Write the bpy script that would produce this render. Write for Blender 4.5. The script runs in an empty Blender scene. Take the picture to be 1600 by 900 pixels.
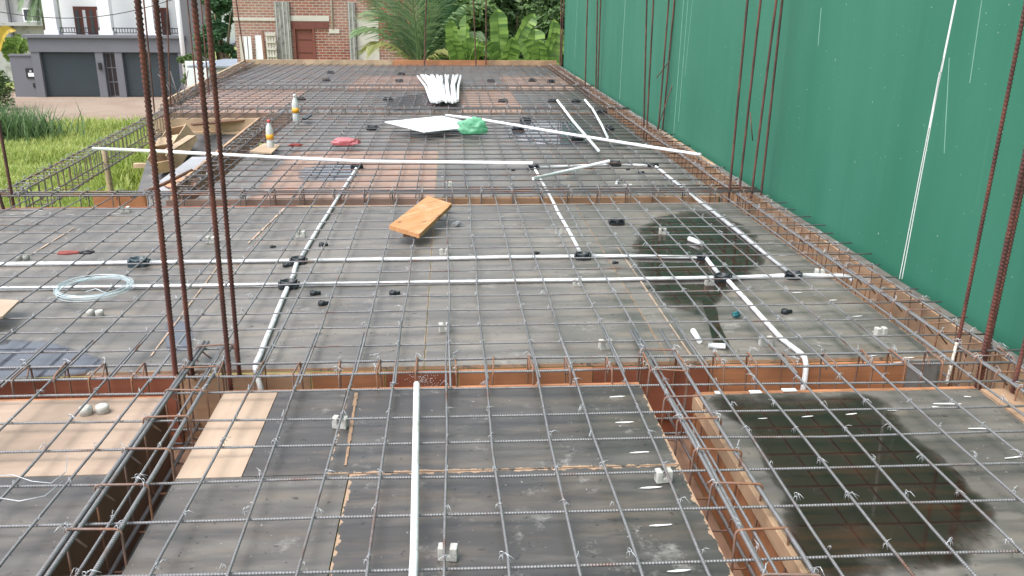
import bpy, bmesh, math, random
from mathutils import Vector, Matrix, Euler, noise
R_ = random.Random(7)
rad = math.radians
# ------------------------------------------------------------------ camera, sky, sun, exposure
SC = bpy.context.scene
COL = SC.collection
FOC, PIT, YAW, ROL, H = 1367.37, rad(18.457), rad(4.10), rad(.5215), 1.55
cf = Vector((math.sin(YAW)*math.cos(PIT), math.cos(YAW)*math.cos(PIT), -math.sin(PIT)))
cr0 = Vector((math.cos(YAW), -math.sin(YAW), 0)); cu0 = cr0.cross(cf)
cr = math.cos(ROL)*cr0 + math.sin(ROL)*cu0
cu = -math.sin(ROL)*cr0 + math.cos(ROL)*cu0
cam = bpy.data.cameras.new('camera'); camo = bpy.data.objects.new('camera', cam); COL.objects.link(camo)
cam.sensor_width = 36; cam.lens = 36*FOC/1600; cam.clip_start = .05; cam.clip_end = 900
camo.matrix_world = Matrix(((cr.x, cu.x, -cf.x, 0), (cr.y, cu.y, -cf.y, 0), (cr.z, cu.z, -cf.z, H), (0, 0, 0, 1)))
SC.camera = camo
SUN_EL, SUN_AZ = rad(62), rad(-125)          # azimuth from +Y towards +X
W = bpy.data.worlds.new('World'); SC.world = W; W.use_nodes = True
nt = W.node_tree; bg = nt.nodes['Background']
sky = nt.nodes.new('ShaderNodeTexSky'); sky.sky_type = 'NISHITA'; sky.sun_disc = False
sky.sun_elevation = SUN_EL; sky.sun_rotation = SUN_AZ; sky.dust_density = 4.0; sky.air_density = 1.3
hs = nt.nodes.new('ShaderNodeHueSaturation'); hs.inputs['Saturation'].default_value = .45
nt.links.new(sky.outputs[0], hs.inputs['Color']); nt.links.new(hs.outputs[0], bg.inputs[0]); bg.inputs[1].default_value = .15
sl = bpy.data.lights.new('sun', 'SUN'); sl.energy = .9; sl.angle = rad(34); sl.color = (1, .96, .9)
so = bpy.data.objects.new('sun', sl); COL.objects.link(so)
sd = Vector((math.sin(SUN_AZ)*math.cos(SUN_EL), math.cos(SUN_AZ)*math.cos(SUN_EL), math.sin(SUN_EL)))
so.rotation_euler = sd.to_track_quat('Z', 'Y').to_euler()
SC.view_settings.view_transform = 'Standard'; SC.view_settings.look = 'None'
SC.view_settings.exposure = 1.12; SC.view_settings.gamma = 1; SC.view_settings.use_curve_mapping = False

# ------------------------------------------------------------------ locating helpers
def ray(x, y): return cf*FOC + cr*(x-800) - cu*(y-450)
def at(x, y, z=0.):
    d = ray(x, y); t = (z-H)/d.z; return Vector((d.x*t, d.y*t, z))
def atY(x, y, Y):
    d = ray(x, y); t = Y/d.y; return Vector((d.x*t, Y, H+d.z*t))

# ------------------------------------------------------------------ materials
class NT:
    def __init__(s, name):
        s.m = bpy.data.materials.new(name); s.m.use_nodes = True; s.t = s.m.node_tree
        s.p = s.t.nodes['Principled BSDF']; s.out = s.t.nodes['Material Output']
    def n(s, typ, **kw):
        o = s.t.nodes.new(typ)
        for k, v in kw.items():
            if k.startswith('i_'):
                k = k[2:]; k = int(k) if k.isdigit() else k
                o.inputs[k].default_value = v
            else: setattr(o, k, v)
        return o
    def l(s, a, b): s.t.links.new(a, b)
    def coords(s, kind='Object', scale=(1, 1, 1), rnd=False):
        tc = s.n('ShaderNodeTexCoord'); mp = s.n('ShaderNodeMapping'); mp.inputs['Scale'].default_value = scale
        s.l(tc.outputs[kind], mp.inputs[0])
        if rnd:
            oi = s.n('ShaderNodeObjectInfo'); mu = s.n('ShaderNodeMath', operation='MULTIPLY', i_1=37.)
            s.l(oi.outputs['Random'], mu.inputs[0]); s.l(mu.outputs[0], mp.inputs['Location'])
        return mp.outputs[0]
    def noise(s, v, scale, detail=4, rough=.55, dist=0):
        o = s.n('ShaderNodeTexNoise', i_Scale=scale, i_Detail=detail, i_Roughness=rough, i_Distortion=dist); s.l(v, o.inputs['Vector']); return o.outputs['Fac']
    def ramp(s, f, *st):
        o = s.n('ShaderNodeValToRGB'); e = o.color_ramp.elements
        while len(e) < len(st): e.new(.5)
        for k, (p, c) in enumerate(st):
            e[k].position = p; e[k].color = (c, c, c, 1) if isinstance(c, (int, float)) else (*c, 1)
        s.l(f, o.inputs[0]); return o.outputs[0]
    def mix(s, f, a, b, mode='MIX'):
        o = s.n('ShaderNodeMix', data_type='RGBA', blend_type=mode)
        for k, v in ((0, f), (6, a), (7, b)):
            if isinstance(v, (int, float)): o.inputs[k].default_value = v if k == 0 else (v, v, v, 1)
            elif isinstance(v, tuple): o.inputs[k].default_value = (*v, 1)
            else: s.l(v, o.inputs[k])
        return o.outputs[2]
    def base(s, c):
        if isinstance(c, tuple): s.p.inputs['Base Color'].default_value = (*c, 1)
        else: s.l(c, s.p.inputs['Base Color'])
    def rough(s, c):
        if isinstance(c, (int, float)): s.p.inputs['Roughness'].default_value = c
        else: s.l(c, s.p.inputs['Roughness'])
    def bump(s, h, strength=.3, dist=.01):
        o = s.n('ShaderNodeBump', i_Strength=strength, i_Distance=dist); s.l(h, o.inputs['Height']); s.l(o.outputs[0], s.p.inputs['Normal'])

def simple(name, c, rough=.6, var=.25, scale=8, metal=0, dirt=None, bump=0):
    m = NT(name); v = m.coords(rnd=True); f = m.noise(v, scale)
    col = m.mix(f, tuple(x*(1-var) for x in c), tuple(min(1, x*(1+var)) for x in c))
    if dirt:
        f2 = m.ramp(m.noise(v, scale*2.3, 6), (.5, 0.), (.68, 1.)); col = m.mix(f2, col, dirt)
    m.base(col); m.rough(rough); m.p.inputs['Metallic'].default_value = metal
    if bump: m.bump(f, bump)
    return m.m

def rebar_mat(name, axis, c, rust, amount, rough=.45, metal=.35, ribs=True):
    m = NT(name); v = m.coords(rnd=True)
    f = m.ramp(m.noise(v, 5, 5), (.62-amount*.5, 0.), (.8-amount*.5, 1.))
    f2 = m.noise(v, 60, 3)
    col = m.mix(f, m.mix(f2, tuple(x*.7 for x in c), tuple(x*1.3 for x in c)), m.mix(f2, tuple(x*.6 for x in rust), tuple(x*1.5 for x in rust)))
    m.base(col); m.rough(rough); m.p.inputs['Metallic'].default_value = metal
    if ribs:
        v2 = m.coords(); w = m.n('ShaderNodeTexWave', wave_type='BANDS', bands_direction=axis, i_Scale=34., i_Distortion=0.); m.l(v2, w.inputs['Vector'])
        m.bump(w.outputs['Fac'], .5, .003)
        col2 = m.mix(w.outputs['Fac'], m.mix(1., col, .78, 'MULTIPLY'), col); m.base(col2)
    return m.m

STEEL = (.245, .245, .255); RUST = (.16, .07, .04)
M = {}
M['barx'] = rebar_mat('ribbed_steel_crosswise', 'X', STEEL, RUST, .12)
M['bary'] = rebar_mat('ribbed_steel_lengthwise', 'Y', STEEL, RUST, .14)
M['barfar'] = rebar_mat('dull_steel', 'X', (.12, .118, .125), RUST, .25, ribs=False)
M['cage'] = rebar_mat('rusty_stirrup_steel', 'X', (.20, .14, .12), (.24, .12, .07), .45, .7, .1, False)
M['cagegrey'] = rebar_mat('weathered_stirrup_steel', 'X', (.17, .16, .155), (.17, .10, .07), .3, .6, .2, False)
M['rust'] = rebar_mat('rusted_ribbed_steel', 'Z', (.10, .040, .036), (.17, .06, .045), .4, .75, .05, False)
M['rustfar'] = rebar_mat('dark_rusted_steel', 'Z', (.085, .042, .038), (.16, .07, .055), .4, .75, .05, False)
M['tie'] = simple('galvanised_tie_wire', (.55, .57, .60), .4, .35, 40, .4)
M['pvc'] = simple('white_pvc', (.70, .72, .75), .35, .07, 6, 0, (.52, .52, .50))
M['pvcclean'] = simple('clean_white_pvc', (.9, .92, .95), .3, .03, 6)
M['blackbox'] = simple('black_plastic', (.018, .024, .03), .4, .4, 30)
M['bluebox'] = simple('dark_bluish_plastic', (.03, .055, .07), .4, .4, 30)
M['concrete'] = simple('spacer_concrete', (.46, .46, .43), .9, .25, 40, 0, None, .4)
M['greypaint'] = simple('grey_plaster_paint', (.155, .16, .175), .8, .12, .8)
M['greypaint2'] = simple('lighter_grey_plaster', (.155, .162, .185), .8, .12, .8)
M['whitewall'] = simple('white_wall_paint', (.8, .82, .84), .7, .05, .5)
M['oldwall'] = simple('weathered_grey_render', (.42, .43, .43), .9, .25, .5, 0, (.2, .2, .19))
M['dkwood'] = simple('reddish_brown_joinery', (.09, .022, .016), .5, .3, 3)
M['doorred'] = simple('brick_red_door_paint', (.2, .06, .045), .6, .12, 2)
M['glass'] = simple('window_glass', (.06, .07, .08), .08, .3, 1)
M['curtain'] = simple('pale_curtain', (.5, .52, .55), .8, .1, 9)
M['iron'] = simple('black_iron', (.02, .02, .022), .5, .3, 9)
M['paper'] = simple('white_scrap', (.85, .86, .86), .5, .04, 9)
M['bamboo'] = simple('bamboo', (.38, .29, .19), .7, .25, 12, 0, (.18, .13, .09))

def wood(name, c, axis=0, dark=.5, rough=.75, stain=None):
    m = NT(name); sc = [22, 22, 22]; sc[axis] = 1.5
    v = m.coords(scale=tuple(sc), rnd=True); g = m.noise(v, 1, 6, .65, 1.2)
    v2 = m.coords(rnd=True); b = m.noise(v2, 3.5, 3)
    col = m.mix(g, tuple(x*dark for x in c), tuple(min(1, x*1.35) for x in c))
    col = m.mix(m.ramp(b, (.35, 0.), (.68, .8)), col, tuple(x*.55 for x in c) if not stain else stain)
    m.base(col); m.rough(rough); m.bump(g, .25, .004); return m.m
M['plyx'] = wood('orange_brown_shutter_ply', (.52, .23, .11), 0)
M['plyred'] = wood('red_brown_shutter_ply', (.36, .12, .065), 0)
M['plytan'] = wood('tan_shutter_ply', (.46, .30, .19), 1, .7)
M['plytanx'] = wood('tan_shutter_ply_crosswise', (.50, .31, .19), 0, .7)
M['plypale'] = wood('pale_fresh_ply', (.47, .36, .275), 1, .82, .7, (.38, .275, .2))
M['plypeach'] = wood('peach_ply', (.37, .28, .215), 0, .84, .75, (.22, .165, .125))
M['plypink'] = wood('pinkish_ply', (.32, .215, .17), 0, .8, .75, (.23, .165, .135))
M['plank'] = wood('orange_sawn_plank', (.56, .27, .115), 0, .4)
def plankmat():
    m = NT('split_sawn_plank'); tc = m.n('ShaderNodeTexCoord'); mp = m.n('ShaderNodeMapping'); mp.inputs['Rotation'].default_value = (0, 0, rad(-52)); m.l(tc.outputs['Object'], mp.inputs[0])
    mp2 = m.n('ShaderNodeMapping'); mp2.inputs['Scale'].default_value = (3, 45, 10); m.l(mp.outputs[0], mp2.inputs[0]); g = m.noise(mp2.outputs[0], 1, 6, .6, .8)
    col = m.mix(m.ramp(g, (.3, 0.), (.7, 1.)), (.44, .19, .07), (.62, .34, .17)); mp3 = m.n('ShaderNodeMapping'); mp3.inputs['Scale'].default_value = (4, 26, 10); m.l(mp.outputs[0], mp3.inputs[0])
    col = m.mix(m.ramp(m.noise(mp3.outputs[0], 1.3, 5, .7, .5), (.60, 0.), (.67, .9)), col, (.09, .035, .015)); col = m.mix(m.ramp(m.noise(tc.outputs['Object'], 9, 4), (.55, 0.), (.75, .4)), col, (.7, .5, .36))
    m.base(col); m.rough(.8); m.bump(g, .6, .006); return m.m
M['plank'] = plankmat()
M['plankdark'] = wood('brown_weathered_board', (.20, .10, .06), 1, .6)
M['timber'] = wood('pale_timber', (.50, .365, .245), 0, .75)
M['pit'] = wood('dusty_pit_ply', (.33, .20, .14), 1, .7)
M['ledge'] = wood('brown_grey_capping_ply', (.17, .155, .14), 1, .7)
M['greyply'] = wood('grey_weathered_ply', (.24, .235, .225), 1, .75)

def film(name, dark=(.030, .030, .032), dusty=(.135, .128, .118), dust=.5, chips=0.0, size=(1, 1)):
    """film-faced shutter sheet: dark film, cement dust dragged crosswise, scuffs and specks"""
    m = NT(name); v = m.coords(rnd=True)
    vs = m.coords(scale=(1.2, 5.5, 1), rnd=True)
    big = m.noise(v, 1.3, 4, .6); strk = m.noise(vs, 1.6, 7, .66, .4)
    vg = m.coords(scale=(3, 40, 1), rnd=True); grain = m.noise(vg, 1., 5, .7)
    s = m.n('ShaderNodeMath', operation='MULTIPLY_ADD', i_1=.4); m.l(big, s.inputs[0])
    s2 = m.n('ShaderNodeMath', operation='MULTIPLY', i_1=.6); m.l(strk, s2.inputs[0]); m.l(s2.outputs[0], s.inputs[2])
    f = m.ramp(s.outputs[0], (.60-dust*.34, 0.), (.60-dust*.34+.26, 1.))
    col = m.mix(f, dark, dusty)
    col = m.mix(m.ramp(grain, (.35, 0.), (.75, .28)), col, tuple(x*.45 for x in dusty))
    wn = m.noise(m.coords(scale=(1, 4, 1), rnd=True), 2.2, 5, .65)
    col = m.mix(m.ramp(wn, (.50, 0.), (.72, .38)), col, tuple(a*b for a, b in zip(dusty, (1.25, 1.02, .82))))
    col = m.mix(m.ramp(m.noise(v, 1.9, 5, .6), (.50, 0.), (.70, .45)), col, tuple(x*1.25 for x in dark))       # brownish worn film
    col = m.mix(m.ramp(m.noise(v, 5.5, 8, .75), (.59, 0.), (.70, .6)), col, (.36, .35, .33))  # cement smears
    col = m.mix(m.ramp(m.noise(v, 70, 2), (.735, 0.), (.76, 1.)), col, (.45, .44, .42))       # specks
    col = m.mix(m.ramp(m.noise(v, 38, 3), (.30, .7), (.34, 0.)), col, (.02, .02, .02))
    if chips:
        tc = m.n('ShaderNodeTexCoord'); sx = m.n('ShaderNodeSeparateXYZ'); m.l(tc.outputs['Generated'], sx.inputs[0])
        ds = []
        for k, w in ((0, size[0]), (1, size[1])):
            a = m.n('ShaderNodeMath', operation='SUBTRACT', i_1=.5); m.l(sx.outputs[k], a.inputs[0])
            b = m.n('ShaderNodeMath', operation='ABSOLUTE'); m.l(a.outputs[0], b.inputs[0])
            c = m.n('ShaderNodeMath', operation='SUBTRACT', i_0=.5); m.l(b.outputs[0], c.inputs[1])
            d = m.n('ShaderNodeMath', operation='MULTIPLY', i_1=w); m.l(c.outputs[0], d.inputs[0]); ds.append(d.outputs[0])
        mn = m.n('ShaderNodeMath', operation='MINIMUM'); m.l(ds[0], mn.inputs[0]); m.l(ds[1], mn.inputs[1])
        th = m.n('ShaderNodeMapRange'); th.inputs[1].default_value = .42; th.inputs[2].default_value = .75; th.inputs[3].default_value = 0; th.inputs[4].default_value = chips
        m.l(m.noise(v, 22, 4, .7), th.inputs[0])
        lt = m.n('ShaderNodeMath', operation='LESS_THAN'); m.l(mn.outputs[0], lt.inputs[0]); m.l(th.outputs[0], lt.inputs[1])
        col = m.mix(lt.outputs[0], col, (.40, .27, .18))
    m.base(col); m.rough(m.ramp(f, (0, .34), (1, .62))); m.p.inputs['Specular IOR Level'].default_value = .6
    m.bump(strk, .08, .01); return m.m

def water(name, tint=(.014, .014, .013), alpha=.9, wood_show=.35, spec=.5):
    m = NT(name); v = m.coords()
    col = m.mix(m.ramp(m.noise(m.coords(scale=(1, 6, 1)), 2.5, 5), (.5, 0.), (.75, wood_show)), tint, (.075, .032, .016))
    m.base(col); m.rough(.05); m.p.inputs['Specular IOR Level'].default_value = spec
    at_ = m.n('ShaderNodeAttribute', attribute_name='fade')
    n1 = m.noise(v, 4.2, 6, .62); s = m.n('ShaderNodeMath', operation='MULTIPLY_ADD', i_1=2.4, i_2=-1.2); m.l(n1, s.inputs[0])
    a = m.n('ShaderNodeMath', operation='ADD'); m.l(at_.outputs['Fac'], a.inputs[0]); m.l(s.outputs[0], a.inputs[1])
    r = m.ramp(a.outputs[0], (.05, 0.), (.32, alpha*.5), (.75, alpha))
    tr = m.n('ShaderNodeBsdfTransparent'); mx = m.n('ShaderNodeMixShader')
    m.l(r, mx.inputs[0]); m.l(tr.outputs[0], mx.inputs[1]); m.l(m.p.outputs[0], mx.inputs[2]); m.l(mx.outputs[0], m.out.inputs[0])
    return m.m

def leafmat(name, c, c2, trans=.4, rough=.5):
    m = NT(name); g = m.n('ShaderNodeNewGeometry'); v = m.coords()
    f = m.mix(.5, g.outputs['Random Per Island'], m.noise(v, .8, 3))
    col = m.mix(m.ramp(f, (.25, 0.), (.75, 1.)), c, c2); m.base(col); m.rough(rough)
    tl = m.n('ShaderNodeBsdfTranslucent'); m.l(col, tl.inputs[0]); mx = m.n('ShaderNodeMixShader', i_0=trans)
    m.l(m.p.outputs[0], mx.inputs[1]); m.l(tl.outputs[0], mx.inputs[2]); m.l(mx.outputs[0], m.out.inputs[0]); return m.m
M['banana'] = leafmat('banana_leaf', (.08, .17, .04), (.32, .48, .12), .35, .4)
M['bananayellow'] = leafmat('yellowed_banana_leaf', (.5, .36, .05), (.6, .45, .08), .4)
M['palm'] = leafmat('coconut_leaf', (.09, .17, .08), (.24, .34, .15), .3)
M['palmdry'] = leafmat('drying_coconut_leaf', (.22, .25, .09), (.42, .40, .17), .3)
M['tree'] = leafmat('tree_leaves', (.04, .085, .03), (.15, .26, .08), .3)
M['tree2'] = leafmat('light_tree_leaves', (.05, .11, .03), (.17, .27, .08), .35)
M['shrub'] = leafmat('shrub_leaves', (.03, .09, .035), (.10, .22, .09), .3)
M['grass'] = leafmat('grass_blades', (.20, .30, .05), (.50, .56, .17), .45)
M['reed'] = leafmat('tall_reed', (.07, .15, .06), (.2, .3, .13), .35)
M['bark'] = simple('bark', (.16, .12, .08), .9, .4, 9, 0, None, .5)

def green_wall():
    m = NT('green_wall_paint'); v = m.coords(scale=(1, .9, .13)); v2 = m.coords(scale=(1, 1, 1))
    a = m.noise(v, 2.2, 6, .6); b = m.noise(v2, .55, 3)
    col = m.mix(m.ramp(a, (.3, 0.), (.7, 1.)), (.016, .142, .086), (.032, .178, .116))
    col = m.mix(m.ramp(b, (.35, 0.), (.7, .5)), col, (.046, .200, .138))
    vf = m.coords(scale=(1, 5, .25)); col = m.mix(m.ramp(m.noise(vf, 4, 5, .7), (.60, 0.), (.78, .2)), col, (.10, .29, .22))
    col = m.mix(m.ramp(m.noise(v2, 45, 2), (.74, 0.), (.77, .8)), col, (.45, .62, .52))
    m.base(col); m.rough(.75); m.bump(m.noise(v2, 25, 4), .06, .005); return m.m
M['green'] = green_wall()

def brick():
    m = NT('brickwork'); tc = m.coords(kind='Object')
    mp = m.n('ShaderNodeMapping'); mp.inputs['Rotation'].default_value = (rad(90), 0, 0); m.l(tc, mp.inputs[0])
    b = m.n('ShaderNodeTexBrick', i_Scale=1.); b.inputs['Mortar Size'].default_value = .012
    b.inputs['Brick Width'].default_value = .25; b.inputs['Row Height'].default_value = .095
    b.inputs['Color1'].default_value = (.30, .085, .05, 1); b.inputs['Color2'].default_value = (.19, .06, .045, 1); b.inputs['Mortar'].default_value = (.36, .32, .28, 1)
    m.l(mp.outputs[0], b.inputs['Vector'])
    f = m.ramp(m.noise(tc, .45, 5, .6), (.45, 0.), (.63, .55)); pale = m.mix(m.noise(tc, 7, 4), (.42, .34, .29), (.6, .54, .47))
    f3 = m.mix(.6, f, b.outputs['Fac'], 'MULTIPLY')
    col = m.mix(f, b.outputs['Color'], m.mix(b.outputs['Fac'], m.mix(.5, b.outputs['Color'], pale), (.50, .45, .39)))
    m.base(col); m.rough(.9); m.bump(b.outputs['Fac'], -.5, .02); return m.m
M['brick'] = brick()
M['oldconc'] = simple('old_board_marked_concrete', (.27, .26, .24), .9, .4, 3, 0, (.13, .12, .115), .3)
M['palecoat'] = simple('pale_render_smear', (.55, .52, .47), .9, .2, 4)

def ground():
    m = NT('ground_soil_and_grass'); v = m.coords()
    dirt = m.mix(m.noise(v, .9, 6), (.25, .185, .14), (.33, .27, .215))
    dirt = m.mix(m.ramp(m.noise(v, .3, 4), (.45, 0.), (.65, .6)), dirt, (.22, .145, .11))
    dirt = m.mix(m.ramp(m.noise(v, 14, 3), (.6, 0.), (.7, .4)), dirt, (.5, .45, .4))
    gr = m.mix(m.noise(v, 1.1, 6), (.16, .22, .05), (.34, .38, .11))
    gr = m.mix(m.ramp(m.noise(v, .35, 4), (.52, 0.), (.68, .8)), gr, (.36, .33, .10))
    a = m.n('ShaderNodeAttribute', attribute_name='dirt'); n1 = m.noise(v, .8, 5)
    s = m.n('ShaderNodeMath', operation='MULTIPLY_ADD', i_1=.8, i_2=-.4); m.l(n1, s.inputs[0])
    ad = m.n('ShaderNodeMath', operation='ADD'); m.l(a.outputs['Fac'], ad.inputs[0]); m.l(s.outputs[0], ad.inputs[1])
    m.base(m.mix(m.ramp(ad.outputs[0], (.4, 0.), (.6, 1.)), gr, dirt)); m.rough(.95); m.bump(m.noise(v, 6, 5), .5, .05); return m.m
M['ground'] = ground()

# ------------------------------------------------------------------ mesh helpers
WL = {}
def wloc(o):
    p = Vector((0, 0, 0))
    while o is not None: p += o.location; o = o.parent
    return p
def tag(o, label=None, cat=None, group=None, kind=None):
    if label: o['label'] = label
    if cat: o['category'] = cat
    if group: o['group'] = group
    if kind: o['kind'] = kind
    return o
def empty(name, loc, label=None, cat=None, group=None):
    o = bpy.data.objects.new(name, None); COL.objects.link(o); o.location = loc; o.empty_display_size = .1
    return tag(o, label, cat, group)
class MB:
    def __init__(s): s.v = []; s.f = []; s.sm = []; s.fade = None
    def quad(s, *p):
        b = len(s.v); s.v += [Vector(q) for q in p]; s.f.append(tuple(range(b, b+len(p)))); s.sm.append(False)
    def box(s, a, b, mat=None):
        x0, y0, z0 = a; x1, y1, z1 = b; k = len(s.v)
        P = [Vector(q) for q in ((x0, y0, z0), (x1, y0, z0), (x1, y1, z0), (x0, y1, z0), (x0, y0, z1), (x1, y0, z1), (x1, y1, z1), (x0, y1, z1))]
        if mat is not None: P = [mat @ q for q in P]
        s.v += P
        for f in ((3, 2, 1, 0), (4, 5, 6, 7), (0, 1, 5, 4), (1, 2, 6, 5), (2, 3, 7, 6), (3, 0, 4, 7)):
            s.f.append(tuple(k+i for i in f)); s.sm.append(False)
        return s
    def prism(s, pts, dz):
        k = len(s.v); n = len(pts); pts = [Vector(p) for p in pts]; d = Vector(dz) if not isinstance(dz, (int, float)) else Vector((0, 0, dz))
        s.v += pts + [p+d for p in pts]
        s.f.append(tuple(range(k+n-1, k-1, -1))); s.f.append(tuple(range(k+n, k+2*n))); s.sm += [False]*2
        for i in range(n): j = (i+1) % n; s.f.append((k+i, k+j, k+n+j, k+n+i)); s.sm.append(False)
        return s
    def tube(s, pts, r, sides=7, caps=True, closed=False, hollow=False):
        pts = [Vector(p) for p in pts]; n = len(pts); rs = r if isinstance(r, (list, tuple)) else [r]*n
        k = len(s.v); up = None
        for i, p in enumerate(pts):
            if closed: t = pts[(i+1) % n]-pts[i-1]
            else: t = pts[min(i+1, n-1)]-pts[max(i-1, 0)]
            t.normalize()
            if up is None:
                up = Vector((0, 0, 1)) if abs(t.z) < .9 else Vector((0, 1, 0))
            u = up - t*up.dot(t)
            if u.length < 1e-4: u = Vector((1, 0, 0)).cross(t)
            u.normalize(); w = t.cross(u); up = u
            for j in range(sides):
                a = 2*math.pi*j/sides; s.v.append(p + (u*math.cos(a)+w*math.sin(a))*rs[i])
        for i in range(n if closed else n-1):
            i2 = (i+1) % n
            for j in range(sides):
                j2 = (j+1) % sides
                s.f.append((k+i*sides+j, k+i*sides+j2, k+i2*sides+j2, k+i2*sides+j)); s.sm.append(True)
        if caps and not closed:
            s.f.append(tuple(k+j for j in range(sides-1, -1, -1))); s.f.append(tuple(k+(n-1)*sides+j for j in range(sides))); s.sm += [False]*2
        return s
    def lathe(s, prof, c=(0, 0, 0), sides=20):
        c = Vector(c); k = len(s.v)
        for r, z in prof:
            for j in range(sides):
                a = 2*math.pi*j/sides; s.v.append(c+Vector((r*math.cos(a), r*math.sin(a), z)))
        for i in range(len(prof)-1):
            for j in range(sides):
                j2 = (j+1) % sides; s.f.append((k+i*sides+j, k+i*sides+j2, k+(i+1)*sides+j2, k+(i+1)*sides+j)); s.sm.append(True)
        s.f.append(tuple(k+j for j in range(sides-1, -1, -1))); s.f.append(tuple(k+(len(prof)-1)*sides+j for j in range(sides))); s.sm += [False]*2
        return s
    def build(s, name, mat, parent=None, label=None, cat=None, group=None, kind=None, bevel=0, origin=None):
        if origin is None:
            xs = [v.x for v in s.v]; ys = [v.y for v in s.v]; zs = [v.z for v in s.v]
            origin = Vector(((min(xs)+max(xs))/2, (min(ys)+max(ys))/2, min(zs)))
        origin = Vector(origin)
        me = bpy.data.meshes.new(name); me.from_pydata([tuple(v-origin) for v in s.v], [], s.f)
        me.polygons.foreach_set('use_smooth', s.sm)
        if s.fade is not None:
            a = me.attributes.new(s.fade[0], 'FLOAT', 'POINT'); a.data.foreach_set('value', s.fade[1])
        me.update()
        if mat is not None: me.materials.append(M[mat] if isinstance(mat, str) else mat)
        o = bpy.data.objects.new(name, me); COL.objects.link(o)
        if parent is not None: o.parent = parent; o.location = origin - wloc(parent)
        else: o.location = origin
        if bevel:
            b = o.modifiers.new('bevel', 'BEVEL'); b.width = bevel; b.segments = 2; b.limit_method = 'ANGLE'
        return tag(o, label, cat, group, kind)
def inst(src, name, loc, rot=(0, 0, 0), parent=None, scale=(1, 1, 1)):
    o = src.copy(); COL.objects.link(o); o.name = name; o.parent = parent
    o.location = Vector(loc) - (wloc(parent) if parent else Vector((0, 0, 0))); o.rotation_euler = rot; o.scale = scale
    return o
def copy_tree(o, loc, rz=0, label=None, group=None):
    r = o.copy(); COL.objects.link(r); r.location = loc; r.rotation_euler = (0, 0, rz)
    if label: r['label'] = label
    if group: r['group'] = group
    for ch in o.children:
        c = ch.copy(); COL.objects.link(c); c.parent = r
        for g in ch.children:
            d = g.copy(); COL.objects.link(d); d.parent = c
    return r
def arc(c, r, a0, a1, n, ax, ay):
    return [c + ax*(r*math.cos(a0+(a1-a0)*i/n)) + ay*(r*math.sin(a0+(a1-a0)*i/n)) for i in range(n+1)]

# ------------------------------------------------------------------ GROUND
def gz(x, y):
    z = -4.4
    t = min(1, max(0, (y-19)/4)) * min(1, max(0, (x+10.5)/2.5)); t = t*t*(3-2*t)
    z += 1.9*t
    z += .12*noise.noise(Vector((x*.15, y*.15, 0)))*(0 if y > 50 else 1)
    return z
def road_d(x, y):
    e = 42.5 + .9*math.sin(x*.35) + (x+16)*.35*(1 if x > -16 else .15)
    return min(1, max(0, (y-e)/2.2+.5)) * (1 if y < 60 else 0) if x < -7 else (.15)
g = MB(); NX, NY = 150, 130
xs = [-70+140*(i/NX) for i in range(NX+1)]; ys = [-8+100*(j/NY) for j in range(NY+1)]
xs = [-400]+xs+[400]; ys = [-60]+ys+[500]
fd = []
for y in ys:
    for x in xs: g.v.append(Vector((x, y, gz(x, y)))); fd.append(road_d(x, y))
w = len(xs)
for j in range(len(ys)-1):
    for i in range(w-1): g.f.append((j*w+i, j*w+i+1, (j+1)*w+i+1, (j+1)*w+i)); g.sm.append(True)
g.fade = ('dirt', fd); g.build('ground', 'ground', kind='structure', origin=(0, 0, 0))

# grass over the field: leaning blades, patchy
gb = MB()
def blade(x, y, z, h, w, a, lean):
    d = Vector((math.cos(a), math.sin(a), 0)); s = Vector((-d.y, d.x, 0))*w
    p = Vector((x, y, z)); q = p+Vector((0, 0, h*.6))+d*lean*.35; t = p+Vector((0, 0, h))+d*lean
    k = len(gb.v); gb.v += [p-s, p+s, q+s*.8, q-s*.8, t]; gb.f += [(k, k+1, k+2, k+3), (k+3, k+2, k+4)]; gb.sm += [True, True]
for i in range(110000):
    y = 14 + 33*R_.random()**.8; x = -y*(.22+.37*R_.random())
    if x > -4.2: continue
    if road_d(x, y) > .45+.2*R_.random(): continue
    n = noise.noise(Vector((x*.5, y*.5, 3)))
    yel = y > 36 and R_.random() < .6
    h = (.30+.28*n+.22*R_.random())*(.45 if yel else 1)
    blade(x, y, gz(x, y), max(.08, h), .016+.018*R_.random(), R_.random()*6.28, h*(.3+.5*R_.random()))
gb.build('grass', 'grass', kind='stuff', label='bright green and yellowing grass covering the field below', origin=(0, 0, 0))

# ------------------------------------------------------------------ GREEN WALL
gw = MB(); gw.box((2.63, -2.5, -4.3), (2.95, 20.7, 6.5))
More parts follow.
